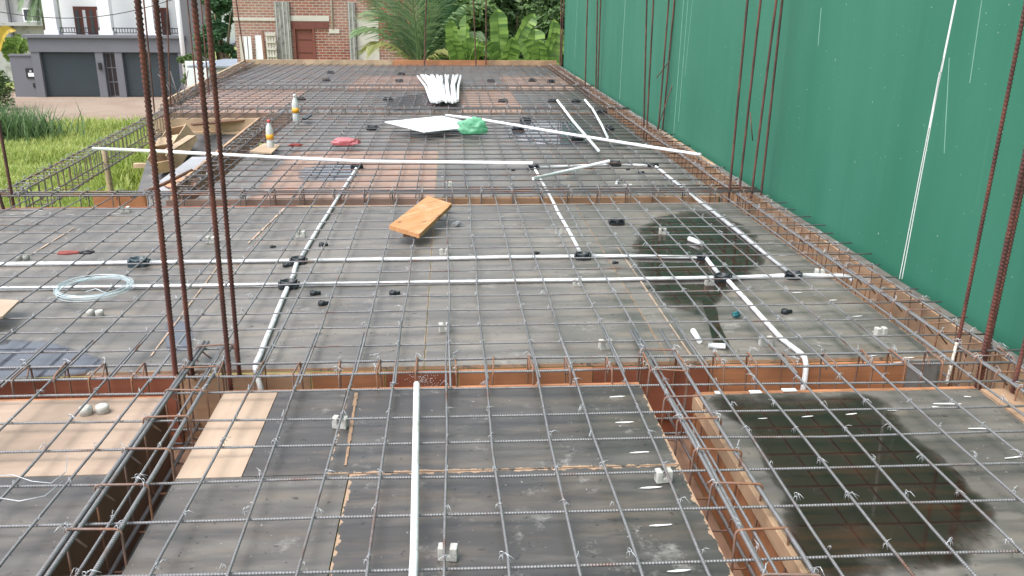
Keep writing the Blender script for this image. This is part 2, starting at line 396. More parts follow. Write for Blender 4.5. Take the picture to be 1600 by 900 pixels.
# small projecting coping so it is a wall with an end
W_ = gw.build('green_wall', 'green', label='tall green painted wall of the building beside the slab', cat='wall')
M['faint'] = simple('faint_pale_drip', (.22, .42, .34), .6, .3, 20)
def streak(pts, wd, mt='faint'):
    s_ = MB()
    for (y0, z0), (y1, z1) in zip(pts, pts[1:]):
        s_.box((0, -wd/2, 0), (.003, wd/2, 1), Matrix.Translation((2.627-.0005, 0, 0)) @ Matrix(((1, 0, 0, 0), (0, 1, (y1-y0), y0), (0, 0, z1-z0, z0), (0, 0, 0, 1))))
    s_.build('paint_streak', mt, W_)
def onwall(x, y):
    d = ray(x, y); t = 2.627/d.x; return (d.y*t, H+d.z*t)
for px, wd in (((1493, 0, 1470, 112), .015), ((1470, 112, 1452, 200), .009), ((1474, 90, 1409, 436), .0045), ((1468, 112, 1405, 436), .0045),
               ((1534, 0, 1515, 130), .004), ((1283, 12, 1278, 72), .006), ((1068, 0, 1052, 215), .012), ((1075, 0, 1060, 190), .01), ((1082, 0, 1070, 120), .006),
               ((977, 0, 968, 155), .02), ((902, 0, 898, 90), .02), ((1483, 90, 1475, 240), .003), ((952, 85, 935, 133), .012)):
    a = onwall(px[0], px[1]); b = onwall(px[2], px[3]); streak([a, b], wd, 'paper' if wd in (.015, .009, .0045) else 'faint')

# ------------------------------------------------------------------ DECK SHEETS
sheet_count = {}
def sheet(x0, x1, y0, y1, mat, label, z=0., th=.016, group=None, name='formwork_sheet', quadpts=None):
    b = MB(); gp = .002
    if quadpts: b.prism([Vector((p.x, p.y, z-th)) for p in quadpts], th)
    else: b.box((x0+gp, y0+gp, z-th), (x1-gp, y1-gp, z))
    return b.build(name, mat, label=label, cat='formwork sheet', group=group)
nf = 0
def fm(dust, chips, sz, dark=(.060, .056, .053), dusty=(.195, .182, .165)):
    global nf; nf += 1
    return film('film_faced_sheet_%d' % nf, dark, dusty, dust, chips, sz)
DZ = lambda: R_.uniform(-.0015, .0015)
# near bay, left panel
sheet(-3.4, -1.165, 2.70, 3.30, 'plypeach', 'peach bare plywood sheet at the left, in front of the red brown board', DZ())
sheet(-3.4, -1.165, 1.30, 2.70, fm(.50, .0, (2, 1)), 'dark film faced sheet left of the near left pit, in front of the peach sheet', DZ())
sheet(-3.4, -1.165, .2, 1.30, fm(.50, 0, (2, 1)), 'dark film faced sheet left of the near left pit, closest to the viewer', DZ())
# near middle
sheet(-.94, -.72, 2.66, 3.34, 'plypale', 'pale bare plywood strip beside the near left pit corner', DZ())
sheet(-.72, -.44, 2.66, 3.34, fm(.28, .0, (.3, .7)), 'small dark sheet between the pale plywood strip and the torn seam', DZ())
sheet(-.44, .785, 2.66, 3.33, fm(.30, .022, (1.2, .7)), 'dark sheet with the top end of the upright white conduit, beyond the lateral torn seam', DZ())
sheet(-.94, -.36, .2, 2.66, fm(.62, .0, (.6, 2.4)), 'grey brown dusty sheet along the near left pit', DZ())
sheet(-.36, .785, 1.44, 2.66, fm(.30, .022, (1.1, 1.2)), 'dark sheet with chipped tan edge left of the near right pit', DZ())
sheet(-.36, .785, .2, 1.44, fm(.35, .02, (1.1, 1.2)), 'dark sheet with chipped edge nearest the viewer', DZ())
# near right
sheet(1.0, 2.2, .2, 3.22, fm(.72, .008, (1.2, 3.)), 'dark sheet carrying the large near puddle right of the pit', DZ())
# mid bay Y 3.55..6.70
for x0, x1, d, lb in ((-3.65, -2.5, .55, 'grey sheet at the left edge of the middle bay under the bluish puddle'), (-2.5, -1.28, .60, 'grey sheet under the wire coil in the middle bay'),
                  (-1.28, -.13, .66, 'grey sheet under the lengthwise conduit left of the middle seam'), (-.13, .97, .62, 'grey sheet under the orange plank in the middle bay'),
                  (.97, 2.22, .55, 'grey sheet under the dark puddle in the middle bay')):
    sheet(x0, x1, 3.56, 5.99, fm(d, .006, (1.2, 2.4), (.09, .085, .078), (.25, .233, .21)), lb, DZ())
    sheet(x0, x1, 5.99, 6.68, fm(d-.05, .004, (1.2, .7), (.09, .085, .078), (.25, .233, .21)), lb.replace('grey sheet', 'narrow grey sheet beyond the one').replace(' of the middle bay', '').replace(' in the middle bay', ''), DZ())
# far bay 1: Y 6.97..12.15, X -2.25..2.22
def far(x0, x1, y0, y1, mat, lb, group=None): return sheet(x0, x1, y0, y1, mat, lb, DZ(), group=group)
far(-1.62, -.13, 6.97, 9.18, 'plypink', 'pinkish plywood sheet with the conduit end and blue sheen, beyond the orange plank')
GD = dict(dark=(.09, .086, .082), dusty=(.25, .236, .218))
far(-2.02, -1.62, 6.97, 9.18, fm(.6, 0, (1, 2), **GD), 'narrow grey sheet left of the large pinkish plywood sheet')
far(-.13, 1.05, 6.97, 9.4, fm(.62, .004, (1, 2), **GD), 'grey sheet right of the large pinkish plywood sheet')
far(1.05, 2.22, 6.97, 9.4, fm(.58, .004, (1, 2), **GD), 'grey sheet beside the wall beam under the diagonal conduit')
far(-2.02, -1.05, 9.18, 12.13, fm(.5, 0, (1, 2), **GD), 'grey sheet under the two bottles')
far(-1.05, -.13, 9.18, 12.13, fm(.5, 0, (1, 2), **GD), 'grey sheet left of the white board')
far(-.13, 1.05, 9.4, 12.13, fm(.5, 0, (1, 2), **GD), 'grey sheet under the green bag and white board')
far(1.05, 2.22, 9.4, 12.13, fm(.3, 0, (1, 2)), 'dark sheet with sky bright water beside the two crossing conduits')
# far bay 2: Y 12.35..15.3
far(-3.98, -2.4, 12.35, 15.3, 'plypink', 'pinkish plywood sheet at the far left beyond the stair opening')
far(-2.4, -1.2, 12.35, 15.3, fm(.5, 0, (1, 2), **GD), 'grey sheet right of the far left pinkish plywood')
far(-1.2, .15, 12.35, 15.3, fm(.35, 0, (1, 2), **GD), 'dark wet sheet left of the fan of white conduits')
far(.15, 1.05, 12.35, 15.3, 'plypink', 'pinkish plywood sheet right of the fan of white conduits')
far(1.05, 2.22, 12.35, 15.3, fm(.4, 0, (1, 2), **GD), 'dark sheet between the small pinkish plywood and the wall beam')
# far bay 3: Y 15.6..20.85
far(-4.3, -3.2, 15.55, 20.8, fm(.5, 0, (1, 2), **GD), 'grey sheet in the far left corner of the deck')
far(-3.2, -1.8, 15.55, 20.8, fm(.65, 0, (1, 2), **GD), 'pale dusty sheet at the far edge below the red door')
far(-1.8, -.4, 15.55, 18.2, 'plypink', 'pinkish plywood sheet near the far edge, left of the white conduits')
far(-1.8, -.4, 18.2, 20.8, fm(.5, 0, (1, 2), **GD), 'grey sheet at the far edge below the palm')
far(-.4, 1.0, 15.55, 20.8, fm(.45, 0, (1, 2), **GD), 'grey sheet at the far edge below the banana plants')
far(1.0, 2.22, 15.55, 18.2, 'plypink', 'pinkish plywood sheet near the far right corner beside the wall')
far(1.0, 2.22, 18.2, 20.8, fm(.45, 0, (1, 2), **GD), 'grey sheet in the far right corner beside the wall')

# ------------------------------------------------------------------ BEAM PITS: boards
def board(a, b, mat, label, name='formwork_board', group=None, bev=.002):
    m = MB(); m.box(a, b); return m.build(name, mat, label=label, cat='formwork board', group=group, bevel=bev)
PZ = -.36
# beam 1 (crosswise) far face, Y=3.555
for x0, x1, mt, lb in ((-3.6, -1.19, 'plyred', 'dark red brown board lining the far side of the pit at the left'), (-1.19, -.62, 'plytanx', 'dull tan board lining the pit behind the four rusty bars'),
                    (-.62, -.30, 'plyx', 'orange brown board lining the pit below the lengthwise conduit'), (-.30, .02, 'plyred', 'short red brown board with specks behind the conduit end'),
                    (.02, .62, 'plyx', 'bright orange brown board lining the pit in the middle'), (.62, 1.15, 'plyred', 'deep red brown board lining the pit at the beam crossing'),
                    (1.15, 2.07, 'plyx', 'long brown board lining the pit at the right below the bent conduit')):
    board((x0+.002, 3.545, PZ), (x1-.002, 3.563, -.018), mt, lb)
board((2.07, 3.545, PZ), (2.215, 3.563, -.012), 'greyply', 'short pale board closing the right end of the crosswise pit')
# beam 1 near face pieces
for x0, x1, lb in ((-3.4, -1.17, 'board edge behind the peach plywood sheet'), (-.94, .785, 'board edge behind the near middle sheets'), (1.0, 2.2, 'splintered orange board edge behind the puddled near sheet')):
    board((x0, 3.225 if x0 > .9 else (3.345 if x0 > -1 else 3.303), PZ), (x1, 3.25 if x0 > .9 else (3.362 if x0 > -1 else 3.322), -.004), 'plyx', lb)
board((-3.6, 3.24, PZ-.02), (2.5, 3.56, PZ), 'pit', 'dusty bottom board of the crosswise pit')
# beam A & B side boards + bottoms (lengthwise)
board((-1.182, .2, PZ), (-1.164, 3.29, -.018), 'plankdark', 'brown side board on the left of the near left pit')
board((-.94, .2, PZ), (-.922, 3.33, -.018), 'greyply', 'grey side board on the right of the near left pit')
board((-1.18, .2, PZ-.02), (-.92, 3.24, PZ), 'greyply', 'grey bottom board of the near left pit')
board((.768, .2, PZ), (.784, 3.32, -.018), 'plytan', 'side board on the left of the near right pit')
board((1.0, .2, PZ), (1.018, 3.20, -.018), 'plyx', 'orange brown side board on the right of the near right pit')
board((.978, .2, -.06), (.998, 3.21, .004), 'plytan', 'tan plank edge along the right of the near right pit')
board((.77, .2, PZ-.02), (1.0, 3.24, PZ), 'pit', 'dusty brown bottom board of the near right pit')
# beam 2 (crosswise)
board((-3.6, 6.70, PZ), (-1.2, 6.718, -.002), 'plyred', 'reddish board edge along the far side of the middle bay at the left')
board((-1.2, 6.70, PZ), (2.2, 6.718, -.002), 'plytanx', 'tan board edge along the far side of the middle bay')
board((-2.25, 6.945, PZ), (-.1, 6.963, -.004), 'plypink', 'pinkish board closing the far side of the second crosswise pit')
board((-.1, 6.945, PZ), (2.2, 6.963, -.004), 'plytanx', 'tan board closing the far side of the second crosswise pit')
board((-3.6, 6.72, PZ-.02), (2.5, 6.945, PZ), 'pit', 'bottom board of the second crosswise pit')
# beams 3,4
for Y0, Y1, xl, nm in ((12.15, 12.33, -3.98, 'third'), (15.32, 15.53, -4.2, 'fourth')):
    board((xl, Y1, PZ), (2.2, Y1+.016, .004), 'plypink', 'pale pinkish far edge board of the %s crosswise pit' % nm)
    board((xl, Y0, PZ-.02), (2.2, Y1, PZ), 'pit', 'bottom board of the %s crosswise pit' % nm)
# wall beam C : X 2.22..2.50, outer board and strip
y = .2; k = 0
lens = [3.2, 2.44, 2.44, 2.44, 2.44, 2.44, 2.44, 3.0]
mts = ['plytan', 'plytan', 'plytan', 'plytan', 'plytan', 'plytan', 'greyply', 'plytan']
words = ['dull outer board of the wall beam nearest the viewer', 'tan outer board of the wall beam beside the thick double bars', 'tan outer board of the wall beam beside the second conduit end',
         'dull outer board of the wall beam beside the four slim bars', 'tan outer board of the wall beam by the long diagonal conduit', 'tan outer board of the wall beam beside the leaning offcut bars',
         'dull outer board of the wall beam beside two pairs of slim bars', 'tan outer board of the wall beam in the far corner']
for L, mt, lb in zip(lens, mts, words):
    board((2.475, y+.003, PZ), (2.493, y+L-.003, .02), mt, lb)
    board((2.496, y+.005, -.02), (2.575, y+L-.005, .012+DZ()), 'ledge' if k % 3 != 0 else 'plytan', 'flat capping plank on the '+lb.replace(' of the wall beam', ''))
    y += L; k += 1
y = 3.56
board((2.20, .2, -.03), (2.31, 3.20, .006), 'plytan', 'light tan plank along the right edge of the puddled near sheet')
board((2.222, 3.565, PZ), (2.238, 6.70, -.018), 'greyply', 'inner side board of the wall beam along the middle bay')
board((2.222, 6.965, PZ), (2.238, 12.13, -.018), 'greyply', 'inner side board of the wall beam along the far bay')
board((2.222, 12.36, PZ), (2.238, 20.8, -.018), 'greyply', 'inner side board of the wall beam in the farthest bays')
board((2.24, .2, PZ-.02), (2.475, 20.9, PZ), 'pit', 'long bottom board of the wall beam pit')
# far edge and left edge upstands
for x0, x1, mt, lb in ((-4.7, -1.3, 'timber', 'pale upstand plank along the far edge below the brick house'), (-1.3, .9, 'plyx', 'orange stained upstand plank along the far edge below the palm'), (.9, 2.5, 'plytanx', 'dull upstand plank along the far edge below the banana plants')):
    board((x0, 20.86, -.2), (x1-.01, 20.9, .13), mt, lb)
m = MB(); m.prism([(-4.06, 12.95, -.2), (-4.02, 12.95, -.2), (-4.64, 20.85, -.2), (-4.68, 20.85, -.2)], .31)
m.build('formwork_board', 'timber', label='tan upstand plank along the left edge of the far bays', cat='formwork board')
# stair opening
m = MB(); m.prism([(-2.33, 7.32, -.28), (-2.30, 7.30, -.28), (-2.475, 11.76, -.28), (-2.505, 11.76, -.28)], .295)
m.build('formwork_board', 'plytan', label='thick brown board between the stair opening and the lengthwise cage', cat='formwork board', bevel=.003)
board((-3.9, 11.78, -.28), (-2.5, 11.81, .0), 'timber', 'pale board closing the far end of the stair opening')
board((-3.86, 11.73, -.22), (-2.52, 11.775, -.17), 'timber', 'pale batten along the top of the sloping stair sheet')
board((-2.045, 6.97, PZ), (-2.025, 12.1, -.018), 'greyply', 'inner side board of the cage beside the stair opening')
board((-2.46, 6.97, PZ-.02), (-2.05, 12.1, PZ), 'pit', 'bottom board of the pit beside the stair opening')
board((-2.95, 7.30, -.14), (-2.53, 7.34, -.03), 'plyx', 'short orange board end at the near corner of the stair opening')
# sloping flight sheet (down towards the viewer)
fl = MB(); a = Vector((-3.84, 11.72, -.20)); b = Vector((-2.52, 11.72, -.20)); c = Vector((-2.56, 9.6, -1.58)); d = Vector((-3.84, 9.6, -1.58))
fl.prism([a-Vector((0, 0, .018)), d-Vector((0, 0, .018)), c-Vector((0, 0, .018)), b-Vector((0, 0, .018))], .018)
fl.build('formwork_sheet', fm(.45, .0, (1, 2), (.05, .052, .055), (.15, .15, .152)), label='dark grey sheet sloping down in the stair opening', cat='formwork sheet')
fl = MB(); a = Vector((-3.72, 9.59, -1.60)); b = Vector((-2.56, 9.59, -1.60)); c = Vector((-2.56, 7.4, -3.0)); d = Vector((-3.72, 7.4, -3.0))
fl.prism([a-Vector((0, 0, .018)), d-Vector((0, 0, .018)), c-Vector((0, 0, .018)), b-Vector((0, 0, .018))], .018)
fl.build('formwork_sheet', fm(.6, .0, (1, 2), (.05, .052, .055), (.17, .17, .17)), label='lower grey sheet sloping down in the stair opening', cat='formwork sheet')
for i in range(6):
    yy = 11.3-.55*i; zz = -.22-(11.7-yy)*.6476
    mb = MB(); mb.box((-4.0-.07*(i % 3), yy-.045, zz-.075), (-2.6, yy+.045, zz-.022))
    mb.build('joist', 'timber', label='%s pale timber joist poking out from under the sloping stair sheet' % ('highest', 'second highest', 'third highest', 'third lowest', 'second lowest', 'lowest')[i], cat='joist', group='joists under the stair sheet')
# dusty loose sheet beside it
q = [at(x, y_, -.10) for x, y_ in ((222, 303), (300, 245), (345, 245), (300, 278), (262, 303))]
ls = MB(); ls.prism([p-Vector((0, 0, .012)) for p in q], .012)
ls.build('formwork_sheet', film('dusty_white_sheet', (.22, .23, .25), (.45, .46, .48), .7), label='dusty light grey loose sheet lying against the stair opening board', cat='formwork sheet')
st = MB(); st.tube([at(206, 308, -.02), at(255, 288, -.02), at(300, 266, .02)], .016, 8)
st.build('timber_stick', 'plankdark', label='thin dark stick lying across the dusty loose sheet', cat='stick')
hp = MB()
c0 = at(284, 288, -.09); prof = [(.16, 0), (.15, .012), (.10, .035), (.04, .05), (.005, .055)]
hp.lathe(prof, c0, 18)
for v in hp.v: v += Vector((noise.noise(v*9), noise.noise(v*9+Vector((5, 0, 0))), 0))*.06
hp.build('sawdust_heap', simple('orange_sawdust', (.5, .26, .16), .95, .3, 60, 0, None, .8), label='small heap of orange sawdust on the dusty loose sheet', cat='sawdust', kind='stuff')

# wooden box on the flight
tb = empty('timber_box', (-3.45, 11.2, -.45), 'pale plywood box lying tilted on the sloping stair sheet', 'box')
rot = Matrix.Translation((-3.42, 11.25, -.40)) @ Euler((rad(33), rad(-12), rad(-24))).to_matrix().to_4x4() @ Matrix.Scale(.82, 4)
for nm, a, b in (('side_panel', (-.19, -.36, 0), (-.17, .36, .3)), ('side_panel', (.17, -.36, 0), (.19, .36, .3)), ('bottom_panel', (-.168, -.36, 0), (.168, .36, .018)), ('end_panel', (-.168, .34, .02), (.168, .358, .29)), ('end_panel', (-.168, -.358, .02), (.168, -.34, .2)), ('batten', (-.2, -.1, .302), (.2, .1, .32))):
    mb = MB(); mb.box(a, b, rot); mb.build(nm, 'timber' if nm != 'end_panel' else 'plytan', tb)

for p, q, wd, z, mt, lb in (((300, 196), (392, 188), .07, -.06, 'plankdark', 'dark weathered plank lying across the far end of the stair opening'), ((262, 238), (300, 214), .05, -.16, 'timber', 'short pale plank beside the tilted plywood box'),
                        ((352, 246), (376, 214), .05, -.10, 'plytan', 'narrow tan plank leaning inside the stair opening')):
    a = at(*p, z); b = at(*q, z+.02); d = (b-a).normalized(); n_ = Vector((-d.y, d.x, 0))*wd; m = MB(); m.prism([a-n_, b-n_, b+n_, a+n_], .022); m.build('loose_plank', mt, label=lb, cat='plank')
# ------------------------------------------------------------------ REBAR MATS
XN = [-3.2, -3.0, -2.81, -2.61, -2.42, -2.22, -2.03, -1.83, -1.62, -1.42, -1.235, -1.03, -.82, -.63, -.43, -.24, -.04, .14, .33, .50, .69, .87, 1.06, 1.25, 1.42, 1.61, 1.78, 1.96, 2.15, 2.33]
YN = [.42, .65, .88, 1.12, 1.36, 1.60, 1.86, 2.09, 2.35, 2.57, 2.80, 3.01, 3.245]
YM = [3.69, 3.93, 4.15, 4.38, 4.60, 4.83, 5.06, 5.29, 5.54, 5.78, 6.01, 6.23, 6.46]
RB = .0048
ZC, ZL = .040, .0515     # crosswise layer below, lengthwise above
def wob(p, a=.004): return p + Vector((R_.uniform(-a, a), R_.uniform(-a, a), R_.uniform(-.002, .002)))
def bar(parent, p0, p1, r, mat, name, n=None, sides=8):
    p0 = Vector(p0); p1 = Vector(p1); L = (p1-p0).length; n = n or max(2, int(L/.55))
    pts = [wob(p0.lerp(p1, i/n), .008 if 0 < i < n else 0) for i in range(n+1)]
    m = MB(); m.tube(pts, r, sides); return m.build(name, mat, parent, origin=(p0+p1)/2)
# tie wire variants
def tie_mesh(seed):
    r = random.Random(seed); m = MB(); e = RB+.0015
    for s in (1, -1):
        m.tube([Vector((-.007, -s*.007, -.006)), Vector((-.005, -s*.005, .008)), Vector((.0, 0, .011)), Vector((.005, s*.005, .008)), Vector((.007, s*.007, -.008))], .0009, 4)
    a0 = r.uniform(-.6, .6)
    for k in range(1+seed % 2):
        a = a0+r.uniform(-.25, .25); L = r.uniform(.022, .048)
        m.tube([Vector((0, 0, .014)), Vector((math.cos(a)*L*.4, math.sin(a)*L*.4, .024+r.uniform(-.004, .006))), Vector((math.cos(a)*L, math.sin(a)*L, .012+r.uniform(-.012, .014)))], .0011, 4)
    if seed % 2: m.tube(arc(Vector((0, 0, .018)), .007, 0, 5.5, 7, Vector((1, 0, 0)), Vector((0, 0, 1))), .0012, 4)
    return m
tie_src = []
def tie_variants(parent):
    return [tie_mesh(s) for s in range(1, 8)]
TV = tie_variants(None)
TMESH = []
for i, m in enumerate(TV):
    me = bpy.data.meshes.new('tie_wire'); me.from_pydata([tuple(v) for v in m.v], [], m.f); me.polygons.foreach_set('use_smooth', m.sm); me.materials.append(M['tie']); TMESH.append((me, m))
def ties(mat_obj, pts, nmax=100):
    pts = sorted(pts, key=lambda p: p.length); org = wloc(mat_obj); rest = MB()
    for i, p in enumerate(pts):
        k = R_.randrange(7); a = R_.choice((-1.3, -1.9, -.6, 0., .8, 2.2, -2.4))+R_.uniform(-.4, .4); s = R_.uniform(.6, .95)
        if i < nmax:
            o = bpy.data.objects.new('tie_wire', TMESH[k][0]); COL.objects.link(o); o.parent = mat_obj; o.location = p-org; o.rotation_euler = (0, 0, a); o.scale = (s, s, s)
        else:
            mt = Matrix.Translation(p) @ Matrix.Rotation(a, 4, 'Z') @ Matrix.Scale(s, 4); b = len(rest.v); src = TMESH[k][1]
            rest.v += [mt @ v for v in src.v]; rest.f += [tuple(b+j for j in f) for f in src.f]; rest.sm += src.sm
    if rest.v: rest.build('tie_wire', 'tie', mat_obj, kind='stuff', origin=org)

near = empty('rebar_mat', (0, 2, 0), 'tied grid of ribbed steel bars over the near bay, in front of the crosswise pit', 'rebar mat')
def jx(x, t): return x + .016*math.sin(x*17+t*1.7)
for x in XN:
    if x > 2.3: continue
    bar(near, (jx(x, 0)-.0, .3, ZL), (jx(x, 1)+.004, 3.86+R_.uniform(-.1, .25), ZL+.004), RB, 'bary', 'lengthwise_bar')
for y in YN:
    s = R_.uniform(-.012, .012)
    bar(near, (-3.4, y+.02+s, ZC), (2.72 if y < 1 else 2.48+R_.uniform(0, .1), y-.045, ZC), RB, 'barx', 'crosswise_bar')
ties(near, [Vector((jx(x, 1), y-.012*(x+.4)/2.5, ZL)) for x in XN[:-1] for y in YN if y > 1.9])

mid = empty('rebar_mat', (0, 5, 0), 'tied grid of steel bars over the middle bay between the two crosswise pits', 'rebar mat')
for x in XN:
    if x > 2.2: continue
    bar(mid, (jx(x, 1)+.014, 3.35+R_.uniform(-.15, .05), ZL+.002), (jx(x, 2), 7.15+R_.uniform(-.1, .3), ZL), RB*.95, 'bary', 'lengthwise_bar')
for y in YM:
    bar(mid, (-3.6, y+R_.uniform(-.02, .02), ZC), (2.52+.09*R_.random(), y+R_.uniform(-.015, .015), ZC+.012), RB*.95, 'barx', 'crosswise_bar')
ties(mid, [Vector((jx(x, 1.5), y, ZL)) for x in XN[:-1] for y in YM if R_.random() < .93])

fm1 = empty('rebar_mat', (0, 9.5, 0), 'tied grid of steel bars over the far bay around the white board and bottles', 'rebar mat')
YF = [7.18+.262*i for i in range(19)]
XF = [-2.22+.1955*i for i in range(23)]
for x in XF: bar(fm1, (jx(x, 2), 6.75, ZL), (jx(x, 3), 12.5+R_.uniform(-.1, .2), ZL), RB*1.2, 'barfar', 'lengthwise_bar', 6, 6)
for y in YF: bar(fm1, (-2.3, y+R_.uniform(-.02, .02), ZC), (2.5+R_.uniform(-.1, .1), y+R_.uniform(-.02, .02), ZC), RB*1.2, 'barfar', 'crosswise_bar', 5, 6)
ties(fm1, [Vector((jx(x, 2.5), y, ZL)) for x in XF for y in YF if R_.random() < .7])
fm2 = empty('rebar_mat', (-1, 14, 0), 'tied grid of steel bars over the bay with the fan of white conduits', 'rebar mat')
XG = [-4.45+.1955*i for i in range(35)]
for x in [q for q in XG if q > -4.0]: bar(fm2, (jx(x, 3), 11.3 if x < -2.5 else 12.1, ZL), (jx(x, 4), 15.7, ZL), RB*1.2, 'barfar', 'lengthwise_bar', 5, 5)
for i in range(12): y = 12.45+.26*i; bar(fm2, (-3.95-.08*(y-12.4), y, ZC), (2.5, y+R_.uniform(-.02, .02), ZC), RB*1.2, 'barfar', 'crosswise_bar', 5, 5)
ties(fm2, [Vector((x, 12.45+.26*j, ZL)) for x in XG if x > -3.95 for j in range(12) if R_.random() < .35])
fm3 = empty('rebar_mat', (-1, 18, 0), 'tied grid of steel bars over the farthest bay along the upstand plank', 'rebar mat')
for x in XG: bar(fm3, (jx(x, 4), max(15.3, 12.6+(-3.98-x)/.078), ZL), (jx(x, 5), 20.8, ZL), RB*1.2, 'barfar', 'lengthwise_bar', 5, 5)
for i in range(19): y = 15.75+.265*i; bar(fm3, (-3.95-.078*(y-12.4), y, ZC), (2.5, y+R_.uniform(-.02, .02), ZC), RB*1.2, 'barfar', 'crosswise_bar', 5, 5)
ties(fm3, [Vector((x, 15.75+.265*j, ZL)) for x in XG if x > -4.2 for j in range(19) if R_.random() < .2])

# ------------------------------------------------------------------ BEAM CAGES
def loop_pts(w, h, rr=.016, ax=Vector((1, 0, 0))):
    """rectangular stirrup with hooked ends; closed outline in ax/Z plane, top at z=0"""
    P = []
    def cn(cx, cz, a0):
        return [ax*(cx+rr*math.cos(a)) + Vector((0, 0, cz+rr*math.sin(a))) for a in (a0, a0+.52, a0+1.05, a0+1.57)]
    P += cn(w/2-rr, -rr, 0); P += cn(-w/2+rr, -rr, 1.5708); P += cn(-w/2+rr, -h+rr, 3.1416); P += cn(w/2-rr, -h+rr, 4.7124)
    return P
def cage(name, label, p0, p1, w, h, zt, step, longr, mat_s, mat_l, bars=None, extra=(), sr=.004, jit=.01, maxn=100, t0=.08):
    p0 = Vector((p0[0], p0[1], zt)); p1 = Vector((p1[0], p1[1], zt)); d = (p1-p0); L = d.length; d.normalize()
    ax = Vector((d.y, -d.x, 0))
    root = empty(name, ((p0+p1)/2)-Vector((0, 0, h)), label, 'rebar cage')
    m = MB(); m.tube(loop_pts(w, h, .016, ax), sr, 6, closed=True)
    hk = ax*(-w/2+.008)+Vector((0, 0, -.006)); m.tube([hk, hk+ax*.03+Vector((0, 0, -.035)), hk+ax*.05+Vector((0, 0, -.055))], sr, 5)
    for v in m.v: pass
    me = bpy.data.meshes.new('stirrup'); me.from_pydata([tuple(v) for v in m.v], [], m.f); me.polygons.foreach_set('use_smooth', m.sm); me.materials.append(M[mat_s])
    n = int((L-2*t0)/step)+1; tr = MB(); idx = sorted(range(n), key=lambda i: (p0+d*(t0+i*step)).length)
    for q, i in enumerate(idx):
        p = p0+d*(t0+i*step+R_.uniform(-jit, jit)*1.5); rz = R_.uniform(-.10, .10); rx = R_.uniform(-.07, .07)
        p += Vector((0, 0, R_.uniform(-.006, .006)))
        if q < maxn:
            o = bpy.data.objects.new('stirrup', me); COL.objects.link(o); o.parent = root; o.location = p-root.location; o.rotation_euler = (rx, rx*.5, rz)
        else:
            b = len(tr.v); tr.v += [v+p for v in m.v]; tr.f += [tuple(b+j for j in f) for f in m.f]; tr.sm += m.sm
    if tr.v: tr.build('stirrup', mat_s, root, kind='stuff', origin=root.location)
    for u, z in (bars or [(-1, 0), (1, 0), (-1, -1), (1, -1)]):
        o_ = ax*(u*(w/2-.012)) + Vector((0, 0, -.012 if z == 0 else (-h+.014 if z == -1 else z)))
        bar(root, p0+o_, p1+o_, longr, mat_l, 'main_bar')
    for off, za, zb, r in extra:
        bar(root, p0+ax*off+Vector((0, 0, za)), p1+ax*off+Vector((0, 0, zb)), r, mat_l, 'main_bar')
    # wire lashings at some crossings
    lm = MB()
    for i in range(0, n):
        for u in (-1, 1):
            if R_.random() < .7:
                p = p0+d*(t0+i*step)+ax*(u*(w/2-.012)); b = len(lm.v); src = TV[R_.randrange(7)]; mt = Matrix.Translation(p) @ Matrix.Rotation(R_.random()*6.28, 4, 'Z')
                lm.v += [mt @ v for v in src.v]; lm.f += [tuple(b+j for j in f) for f in src.f]; lm.sm += src.sm
    if lm.v: lm.build('tie_wire', 'tie', root, kind='stuff', origin=root.location)
    return root
cage('rebar_cage', 'rusty stirrup cage in the crosswise pit between the near and middle bays', (-3.5, 3.445), (2.6, 3.425), .155, .33, .066, .163, .006, 'cage', 'barx', bars=[(-1, 0), (1, 0), (-1, -1), (1, -1)])
cage('rebar_cage', 'cage with thick dark top bars in the near left pit', (-1.05, .3), (-1.05, 3.75), .165, .33, .075, .235, .0078, 'cage', 'bary', extra=((-.052, -.014, -.014, .0075),))
cage('rebar_cage', 'rusty cage with doubled top bars in the near right pit', (.905, .3), (.905, 3.8), .165, .34, .07, .225, .0072, 'cage', 'bary', extra=((-.054, -.014, -.014, .0072),))
cage('rebar_cage', 'stirrup cage in the crosswise pit beyond the orange plank', (-3.6, 6.845), (2.5, 6.845), .16, .33, .085, .235, .007, 'cagegrey', 'barfar', extra=((0, -.012, -.012, .006),), sr=.0045)
cage('rebar_cage', 'long rusty cage in the wall beam beside the green wall', (2.36, .3), (2.36, 20.7), .17, .30, .07, .15, .0065, 'cage', 'bary', extra=((-.056, -.014, -.014, .006),), sr=.0036)
cage('rebar_cage', 'low cage in the third crosswise pit behind the white board', (-3.9, 12.24), (2.5, 12.24), .14, .3, .085, .2, .008, 'cagegrey', 'barfar')
cage('rebar_cage', 'low cage in the fourth crosswise pit behind the conduit fan', (-4.1, 15.43), (2.5, 15.43), .14, .3, .09, .2, .009, 'cagegrey', 'barfar')
cage('rebar_cage', 'tangled cage beside the brown board of the stair opening', (-2.15, 6.9), (-2.30, 12.1), .16, .3, .06, .22, .007, 'cagegrey', 'barfar')
pa = at(142, 218, .08); pb = at(229, 182, .08)
xl = -3.93
cage('rebar_cage', 'dark open cage hanging over the grass at the left edge', (-3.40, 6.85), (-3.76, 12.3), .17, .24, .085, .15, .008, 'cagegrey', 'cagegrey', sr=.0048)
cage('rebar_cage', 'short cage along the left edge of the far bays', (-3.86, 12.4), (-4.44, 20.6), .18, .25, .11, .2, .007, 'cage', 'cagegrey')

